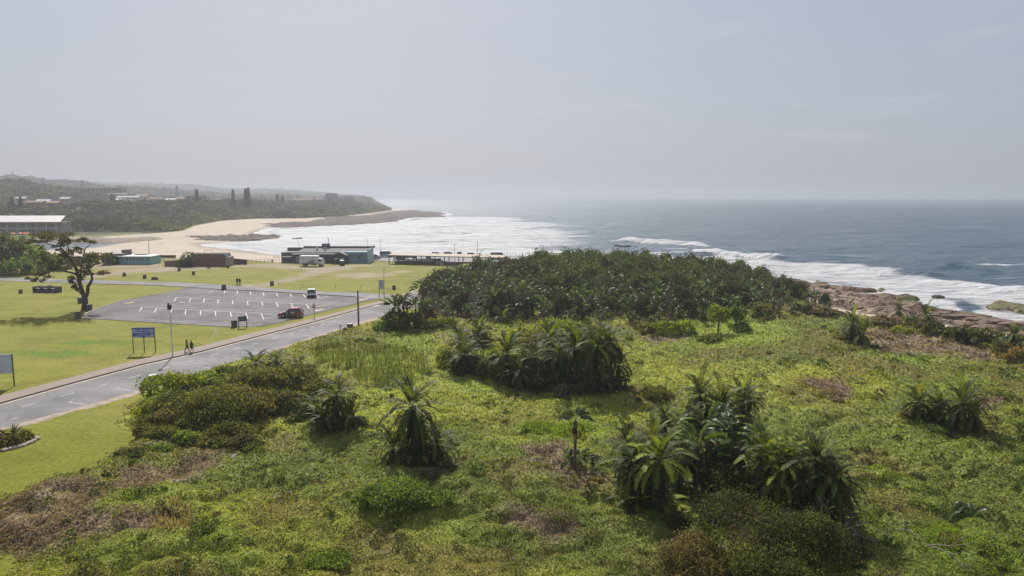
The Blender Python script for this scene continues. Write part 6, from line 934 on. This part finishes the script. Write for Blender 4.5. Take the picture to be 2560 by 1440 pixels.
low_wall(411, 472, 666, 1.45, 2.0, 'low brick yard wall left of the brick building', MBR2, 3); low_wall(569, 617, 661, 1.9, 1.35, 'dark low brick wall right of the brick building', pm('dark_red_brick', (.10, .06, .055), .9, var=.3), .4)
for i, (u, v, s) in enumerate([(449, 667, .62), (462, 667.5, .75), (473, 667.5, .8)]): ban([4, 2, 1][i], u, v, s, ['leafy banana plant left in the clump by the brick building', 'taller banana plant in the clump by the brick building', 'banana plant against the brick building wall'][i])
bush_at(230, 462, 668, 648, 22, 'dk', 'dark shrub in front of the brick yard wall')
# teal hut and block at the left
root, w, y_ = rect_root('teal_building', 299, 379, 661, 'flat teal building with a row of small windows at left', 'building'); b = MB(); b.box((0, 3, 1.15), (w, 6, 2.3)); b.build('wall', pm('teal_wall_left', (.22, .38, .40), .8, var=.1), root); b = MB(); b.box((-.4, 3, 2.42), (w+1.0, 7, .16)); b.build('roof', M_RW, root)
for k, fx in enumerate((-.42, -.25, -.15, -.05, .05, .14, .23, .40)): b = MB(); b.box((fx*w, -.03, 1.55), (.38, .08, .65)); b.build('window', pm('dim_window', (.06, .09, .10), .4), root)
b = MB(); b.tube([(-w*.25, 4, 2.5), (-w*.25, 4, 3.6)], .04, 4); b.box((-w*.05, 5, 2.75), (w*.35, 1.4, .35)); b.build('roof_unit', mt((.42, .42, .43)), root)
root, w, y_ = rect_root('grey_building', 252, 297, 661.5, 'dark grey block left of the teal building', 'building'); b = MB(); b.box((0, 5, 1.5), (w, 6, 3.0)); b.build('wall', MGW, root); b = MB(); b.box((w*.36, 6.5, 3.5), (w*.3, 3, 1.2)); b.build('roof_room', pm('brick_room', (.16, .10, .10), .9), root); b = MB(); b.box((0, 5, 3.08), (w+.5, 6.5, .16)); b.build('roof', pm('blue_grey_roof', (.15, .17, .21), .7), root)
# picnic shelter
pA = np.array(G(973, 659.5)); pB = np.array(G(1256, 667)); ang = math.atan2(*(pB-pA)[::-1]); w = np.hypot(*(pB-pA)); mid = (pA+pB)/2; root = empty('picnic_shelter', (mid[0], mid[1], 0), ang, 'long open shelter with a low tan roof before the promenade', 'shelter')
b = MB(); b.faces([(-w/2-.3, -.5, 2.75), (w/2+.3, -.5, 2.75), (w/2+.3, 4.5, 3.1), (-w/2-.3, 4.5, 3.1), (-w/2-.3, -.5, 2.55), (w/2+.3, -.5, 2.55), (w/2+.3, 4.5, 2.95), (-w/2-.3, 4.5, 2.95)], [[0, 1, 2, 3], [7, 6, 5, 4], [0, 4, 5, 1], [1, 5, 6, 2], [2, 6, 7, 3], [3, 7, 4, 0]]); b.build('roof', pm('shelter_roof', (.36, .29, .22), .8, var=.15), root)
b = MB(); b.box((0, -.53, 2.62), (w+.6, .06, .2)); b.build('fascia', pm('shelter_fascia', (.17, .12, .09), .8), root)
for k in range(9):
    for yy in (0, 3.8): b = MB(); b.box((-w/2+w*k/8, yy, 1.35), (.20, .20, 2.7)); b.build('post', pm('shelter_post', (.12, .10, .09), .85), root)
for k in (0, 5): b = MB(); b.tube([(-w/2+w*k/8+1.0, 0, 0), (-w/2+w*k/8+1.8, 0, 2.6)], .06, 5); b.build('brace', MSIGN, root)
low_wall(988, 1090, 661.5, 1.0, .95, 'low dark brick wall under the left of the shelter', pm('shelter_brick', (.11, .07, .062), .9, var=.25), .4); low_wall(1092, 1180, 663, .95, .85, 'low grey wall under the right of the shelter', pm('shelter_grey', (.15, .14, .135), .9), .4)
b = MB(); b.box((0, 0, .45), (1.1, .3, .9)); b.box((0, 0, .94), (1.2, .4, .08)); put(b.build('braai_slab', pm('pale_plaster', (.40, .34, .27), .9)), 1104, 663.5, 1, 0, 'pale plastered block in front of the shelter wall', 'block')
# sea wall rail and far fence posts
def rail(name, u0, u1, v0, v1, z, h, n, lb, mat, rails=(1.0,)):
    a = np.array(G(u0, v0, z)); c_ = np.array(G(u1, v1, z)); root = empty(name, (a[0], a[1], z), 0, lb, 'railing' if 'rail' in name else 'fence'); d = c_-a
    for f in rails: t_ = MB(); t_.tube([(0, 0, h*f), (d[0], d[1], h*f)], .05, 5); t_.build('rail', mat, root)
    for k in range(n+1): t_ = MB(); t_.tube([(d[0]*k/n, d[1]*k/n, -.3), (d[0]*k/n, d[1]*k/n, h)], .05, 5); t_.build('post', mat, root)
rail('promenade_rail', 1250, 1445, 640.5, 640.5, 0, 1.05, 12, 'thin railing along the sea edge right of the shelter', mt((.16, .18, .18))); rail('promenade_rail', 1085, 1240, 640.2, 640.3, 0, .8, 9, 'low railing along the sea edge behind the shelter', mt((.22, .22, .22))); rail('paddock_fence', 620, 682, 658, 657, 0, 1.1, 6, 'sparse post fence between brick wall and restaurant', MSIGN, (.95, .5)); rail('paddock_fence', 383, 410, 655, 655, 0, 1.1, 3, 'short post fence left of the brick yard wall', MSIGN, (.95, .5))
rail('paddock_fence', 685, 699, 650, 650, 0, 2.2, 3, 'tall thin posts left of the restaurant', MSIGN, (.6,))
b = MB(); a_, c_ = np.array(G(378, 645)), np.array(G(445, 644)); b.box(((a_[0]+c_[0])/2, a_[1], .5), (c_[0]-a_[0], .2, .9)); tag(b.build('beach_wall', pm('dark_timber', (.07, .055, .05), .9)), 'low dark timber wall at the back of the beach', 'wall')
# ---- people
def person(name, pose, top, bottom, hair, label, u, v, H_=1.70, rz=0.0, long_hair=False, dress=False, group=None, z=0, skin=(.16, .09, .06)):
    x_, y_ = G(u, v, z); root = empty(name, (x_, y_, z), rz, label, 'person', group); s = H_/1.72; st = pose; P_ = {}; V_ = []; E_ = []; Rr = []
    def add(p, r_, par=None): V_.append(p); Rr.append(r_); i = len(V_)-1; (E_.append((par, i)) if par is not None else None); return i
    pel = add((0, 0, .93), .125); ab = add((0, .01, 1.08), .115, pel); ch = add((0, 0, 1.28), .135, ab); nk = add((0, 0, 1.44), .062, ch); hd0 = add((0, .0, 1.50), .058, nk); hd1 = add((0, .012, 1.60), .088, hd0); add((0, .0, 1.675), .068, hd1)
    for sd_ in (-1, 1):
        sw = st*sd_; h1 = add((sd_*.095, 0, .88), .09, pel); k1 = add((sd_*.095, .16*sw+.03, .49), .06, h1); an = add((sd_*.095, .30*sw-.02-(.1 if sw < 0 else 0), .09), .04, k1); add((sd_*.10, .30*sw+.12-(.1 if sw < 0 else 0), .035), .032, an)
        sh = add((sd_*.19, 0, 1.385), .052, ch); el = add((sd_*.245, -.12*sw, 1.11), .04, sh); wr = add((sd_*.25, -.20*sw+.06, .88), .027, el); pm_ = add((sd_*.25, -.21*sw+.08, .80), .030, wr)
        for f in range(4): a_ = add((sd_*(.235+.0), -.21*sw+.055+f*.02, .745-.008*(f in (1, 2))), .009, pm_); add((sd_*.225, -.21*sw+.06+f*.02, .705-.010*(f in (1, 2))), .008, a_)
        a_ = add((sd_*.225, -.21*sw+.115, .79), .010, pm_); add((sd_*.215, -.21*sw+.125, .755), .009, a_)
    m = bpy.data.meshes.new('body'); m.from_pydata([tuple(c*s for c in p) for p in V_], E_, []); o = bpy.data.objects.new('body', m); C.objects.link(o); o.parent = root; sk = o.modifiers.new('skin', 'SKIN'); sk.use_smooth_shade = True
    for i, q in enumerate(m.skin_vertices[0].data): q.radius = (Rr[i]*s*(1.15 if i in (0, 1, 2) else 1), Rr[i]*s*(.75 if i in (0, 1, 2) else 1)); q.use_root = (i == 0)
    ss = o.modifiers.new('sub', 'SUBSURF'); ss.levels = 1; ss.render_levels = 1; m.materials.append(pm('skin_%d' % int(skin[0]*100), skin, .6, var=.05))
    def ring(name, secs, mat):
        b = MB(); n = 14
        for j, (z_, rx, ry, yo) in enumerate(secs): 
            for k in range(n): a = 2*math.pi*k/n; b.v.append((rx*math.cos(a)*s, (yo+ry*math.sin(a))*s, z_*s))
        for j in range(len(secs)-1):
            for k in range(n): b.f.append([j*n+k, j*n+(k+1) % n, (j+1)*n+(k+1) % n, (j+1)*n+k]); b.m.append(0)
        return b.build(name, mat, root, smooth=True)
    ring('top', [(.80 if not dress else .62, .20 if not dress else .25, .15 if not dress else .2, 0), (.95, .185, .14, 0), (1.10, .165, .125, .01), (1.28, .20, .14, 0), (1.38, .19, .125, 0), (1.43, .085, .08, 0)], pm('cloth_%d_%d' % (u, v), top, .9, var=.15, scale=9))
    for sd_ in (-1, 1): b = MB(); sw = st*sd_; b.tube([tuple(c*s for c in p) for p in [(sd_*.18, 0, 1.40), (sd_*.225, -.07*sw, 1.22), (sd_*.25, -.125*sw, 1.08), (sd_*.252, -.17*sw+.03, .96)]], [.07*s, .062*s, .055*s, .045*s], 8); b.build('sleeve', MC['cloth_%d_%d' % (u, v)], root, smooth=True)
    if bottom:
        for sd_ in (-1, 1): b = MB(); sw = st*sd_; b.tube([tuple(c*s for c in p) for p in [(sd_*.085, 0, .92), (sd_*.095, .09*sw+.015, .68), (sd_*.095, .16*sw+.03, .49), (sd_*.095, .24*sw-(.06 if sw < 0 else 0), .25)]], [.125*s, .095*s, .075*s, .058*s], 10); b.build('trouser_leg', pm('cloth_b_%d_%d' % (u, v), bottom, .9, var=.12), root, smooth=True)
    b = MB(); z_ = [1.50 if not long_hair else 1.30, 1.58, 1.66, 1.70, 1.725]; rr_ = [.075 if not long_hair else .09, .108, .102, .07, .01]; b.tube([(0, -.028*s, q*s) for q in z_], [q*s for q in rr_], 12); b.build('hair', pm('hair_%d' % int(hair[0]*100), hair, .8), root, smooth=True)
    b = MB(); b.tube([(0, .095*s, 1.615*s), (0, .118*s, 1.585*s), (0, .1*s, 1.578*s)], [.010*s, .014*s, .008*s], 5)
    for sd_ in (-1, 1): b.tube([(sd_*.035*s, .088*s, 1.61*s), (sd_*.035*s, .096*s, 1.61*s)], .011*s, 6)
    b.build('face', pm('face_detail', (.08, .04, .03), .7), root); f_ = MB()
    for sd_ in (-1, 1): sw = st*sd_; ya = .30*sw-.02-(.1 if sw < 0 else 0); f_.box((sd_*.098*s, (ya+.06)*s, .035*s), (.10*s, .27*s, .07*s))
    f_.build('shoes', pm('shoes', (.04, .035, .035), .8), root, bevel=.02); return root
person('person', .8, (.20, .155, .15), (.035, .03, .035), (.05, .03, .025), 'person in a pale top and dark leggings walking on the pavement, left of two', 468, 880.5, 1.72, R(-40), long_hair=True); person('person', -.9, (.025, .024, .028), None, (.03, .025, .02), 'person in a long black top with bare legs walking on the pavement', 480, 881.5, 1.66, R(-40), dress=True, skin=(.22, .13, .09))
person('person', .6, (.03, .03, .035), (.03, .03, .035), (.02, .018, .016), 'taller dark clothed walker on the track by the back road, left of two', 593.6, 712, 1.75, R(10), group=None); person('person', -.6, (.035, .032, .035), (.028, .028, .03), (.02, .018, .017), 'dark clothed walker on the track by the back road, right of two', 600, 713, 1.70, R(-10))
person('person', .4, (.10, .08, .08), (.05, .05, .06), (.03, .02, .02), 'tiny standing person on the beach behind the brick building', 554.5, 641, 1.7, 0, z=-1.2); person('person', .3, (.06, .05, .06), (.05, .05, .06), (.03, .02, .02), 'tiny dark figure far off on the beach, left of two', 551, 562, 1.8, 0, z=-2.0); person('person', .3, (.25, .20, .12), (.15, .12, .10), (.03, .02, .02), 'tiny pale figure far off on the beach, right of two', 555, 561.5, 1.7, 0, z=-2.0)
# ---- saplings, flower bed, stones, litter, sea rocks
for i, (u, v, s) in enumerate([(697, 716, 1.0), (702, 716.5, .8), (757, 719, .8), (838, 724, 1.0), (902, 727, 1.1), (975, 738, 1.3), (1023, 722, 1.2), (1034, 718, 1.6)]):
    o = dead_tree(60+i, 1.5, 'sapling', (.06, .075, .03), .35, 2); put(o, u, v, s, None, ['thin sapling by the bin at the dirt track', 'second thin sapling by the bin at the dirt track', 'faint sapling above the back road, left of the white car', 'sapling above the back road right of the white car', 'forked sapling left of the thin black pole top', 'sapling right of the white junction notice', 'small sapling near the tilted bin', 'taller sapling near the thicket corner'][i], 'sapling')
r_ = np.random.default_rng(5); bed = [(92, 1098, .30), (84, 1104, .24), (75, 1108, .26), (66, 1112, .22), (57, 1115, .27), (47, 1118, .24), (36, 1121, .28), (24, 1124, .24), (12, 1127, .27), (86, 1093, .2), (78, 1091, .2)]
for i, (u, v, s) in enumerate(bed):
    b = MB(); bmq = bmesh.new(); bmesh.ops.create_icosphere(bmq, subdivisions=2, radius=s)
    for q in bmq.verts: q.co = q.co*(1+.25*(random.random()-.5)); q.co.z *= .6
    m = bpy.data.meshes.new('edging_stone'); bmq.to_mesh(m); bmq.free(); m.materials.append(pm('edging_stone', (.36, .30, .24), .9, var=.3)); o = bpy.data.objects.new('edging_stone', m); C.objects.link(o); x_, y_ = G(u, v); o.location = (x_, y_, .08); tag(o, 'pale rounded stone in the row edging the flower bed', 'stone', 'edging stones of the flower bed')
bush_at(260, 20, 1120, 1078, 40, 'br', 'brown green shrub at the left of the stone edged bed'); bush_at(261, 62, 1105, 1075, 26, 'ol', 'small green shrub right of the spiky plant'); bush_at(262, -20, 1125, 1075, 36, 'dk', 'dark shrub at the left edge by the bed')
root = empty('spiky_aloe', (0, 0, 0)); out = ([], [], []); rr2 = np.random.default_rng(9)
for k in range(34):
    az = k*2.4; el = 1.45-1.3*(k/34); d = np.array([math.cos(az)*math.cos(el), math.sin(az)*math.cos(el), math.sin(el)]); sd2 = np.array([-math.sin(az), math.cos(az), 0])*.045; b_ = len(out[0]); p0 = np.array([0, 0, .75]); out[0].extend([p0-sd2, p0+sd2, p0+d*.55+sd2*.7, p0+d*1.0-np.array([0, 0, .1])]); out[1].append([b_, b_+1, b_+2, b_+3]); out[2].extend([np.array([.05, .075, .04])*(.8+.4*rr2.random())]*4)
mesh_np('leaves', np.array(out[0]), np.array(out[1]), col=np.array(out[2]), mat=LEAF, parent=root); t_ = MB(); t_.tube([(0, 0, 0), (0, 0, .8)], [.12, .08], 7); t_.build('stem', BARK, root); put(root, 36, 1104, 1.05, 0, 'spiky aloe rosette standing in the flower bed', 'aloe')
for i, (u, v, s) in enumerate([(586, 1176, .22), (693, 1273, .10)]):
    b = MB(); b.faces([(-s, 0, 0), (0, -s*.5, .05), (s, 0, .12), (s*.6, s*.6, .25), (-s*.4, s*.5, .2)], [[0, 1, 2, 3, 4]]); b.faces([(-s*.9, 0, .02), (0, -s*.45, -.02), (s*.9, 0, .06), (0, s*.3, -.1)], [[0, 1, 2, 3]]); o = b.build('litter', mt((.6, .56, .55))); put(o, u, v, 1, 0, ['scrap of white litter on the green growth', 'tiny white scrap in the near growth'][i], 'litter', dz=.4)
def rock(name, u, v, w, d, h, lb, z=-3, col=(.075, .058, .048), seed=1):
    bmq = bmesh.new(); bmesh.ops.create_icosphere(bmq, subdivisions=4, radius=1); 
    from mathutils import noise
    for q in bmq.verts: n_ = noise.noise(q.co*1.7+Vector((seed*3.1, 0, 0)))+.5*noise.noise(q.co*4+Vector((0, seed, 0))); q.co = q.co*(1+.35*n_); q.co.x *= w; q.co.y *= d; q.co.z = (q.co.z*h if q.co.z < .35 else (.35+(q.co.z-.35)*.35)*h)
    m = bpy.data.meshes.new(name); bmq.to_mesh(m); bmq.free(); m.materials.append(pm('%s_stone_%d' % (name, int(col[0]*100)), col, .8, var=.4, scale=1.2, bump=.1)); o = bpy.data.objects.new(name, m); C.objects.link(o); x_, y_ = G(u, v, z); o.location = (x_, y_, z); tag(o, lb, 'rock'); return o
rock('sea_rock', 1565, 601, 4.2, 2.5, 2.6, 'dark rock jutting from the breaking wave', seed=1); rock('sea_rock', 1562, 617, 3.2, 2, 1.5, 'dark wet rock before the breaking wave', seed=2); rock('sea_rock', 1542, 614, 1.2, 1, 1.0, 'small rock left of the wet rock', seed=3)
for i, (u, v, w, h, z) in enumerate([(2470, 822, 2.6, 1.1, -1.6), (2345, 742, 1.4, .8, -2.8), (2495, 806, 3.2, 1.0, -1.9), (2270, 762, 2.4, .8, -2.3), (2400, 792, 2.6, .9, -2.2), (2540, 812, 2.8, 1.0, -1.9), (2180, 744, 2.2, .6, -2.2), (2110, 752, 2.0, .6, -1.9), (2350, 786, 2.2, .8, -2.0), (2440, 800, 2.0, .8, -2.1), (2225, 770, 2.2, .6, -1.8)]):
    rock('shore_boulder', u, v, w, w*.55, h, ['brown boulder behind the shore hedge', 'dark boulder at the tip by the tidal pool', 'broad boulder below the tidal pool', 'boulder on the shelf left of the pool', 'boulder at the near edge of the pool', 'boulder at the right edge of the shelf', 'flat slab in the middle of the rock shelf', 'flat slab near the sand patch', 'boulder left of the pool foot', 'boulder under the pool right of its foot', 'slab behind the shore shrubs'][i], z, (.17, .11, .08) if i % 2 else (.14, .09, .07), 10+i)
# ================================================================ haze: even pale air in one closed box round camera and scene
hb = MB(); hb.box((0, 2000, 35), (24000, 17000, 90)); hz_m = bpy.data.materials.new('haze_air'); hz_m.use_nodes = True; t = hz_m.node_tree; t.nodes.clear()
mo = t.nodes.new('ShaderNodeOutputMaterial'); pv = t.nodes.new('ShaderNodeVolumePrincipled'); pv.inputs['Color'].default_value = (.475, .505, .555, 1); pv.inputs['Density'].default_value = HAZE; pv.inputs['Anisotropy'].default_value = .35
t.links.new(pv.outputs[0], mo.inputs['Volume']); oh = hb.build('haze', hz_m); tag(oh, kind='stuff', label='pale sea haze over the whole bay', cat='haze')
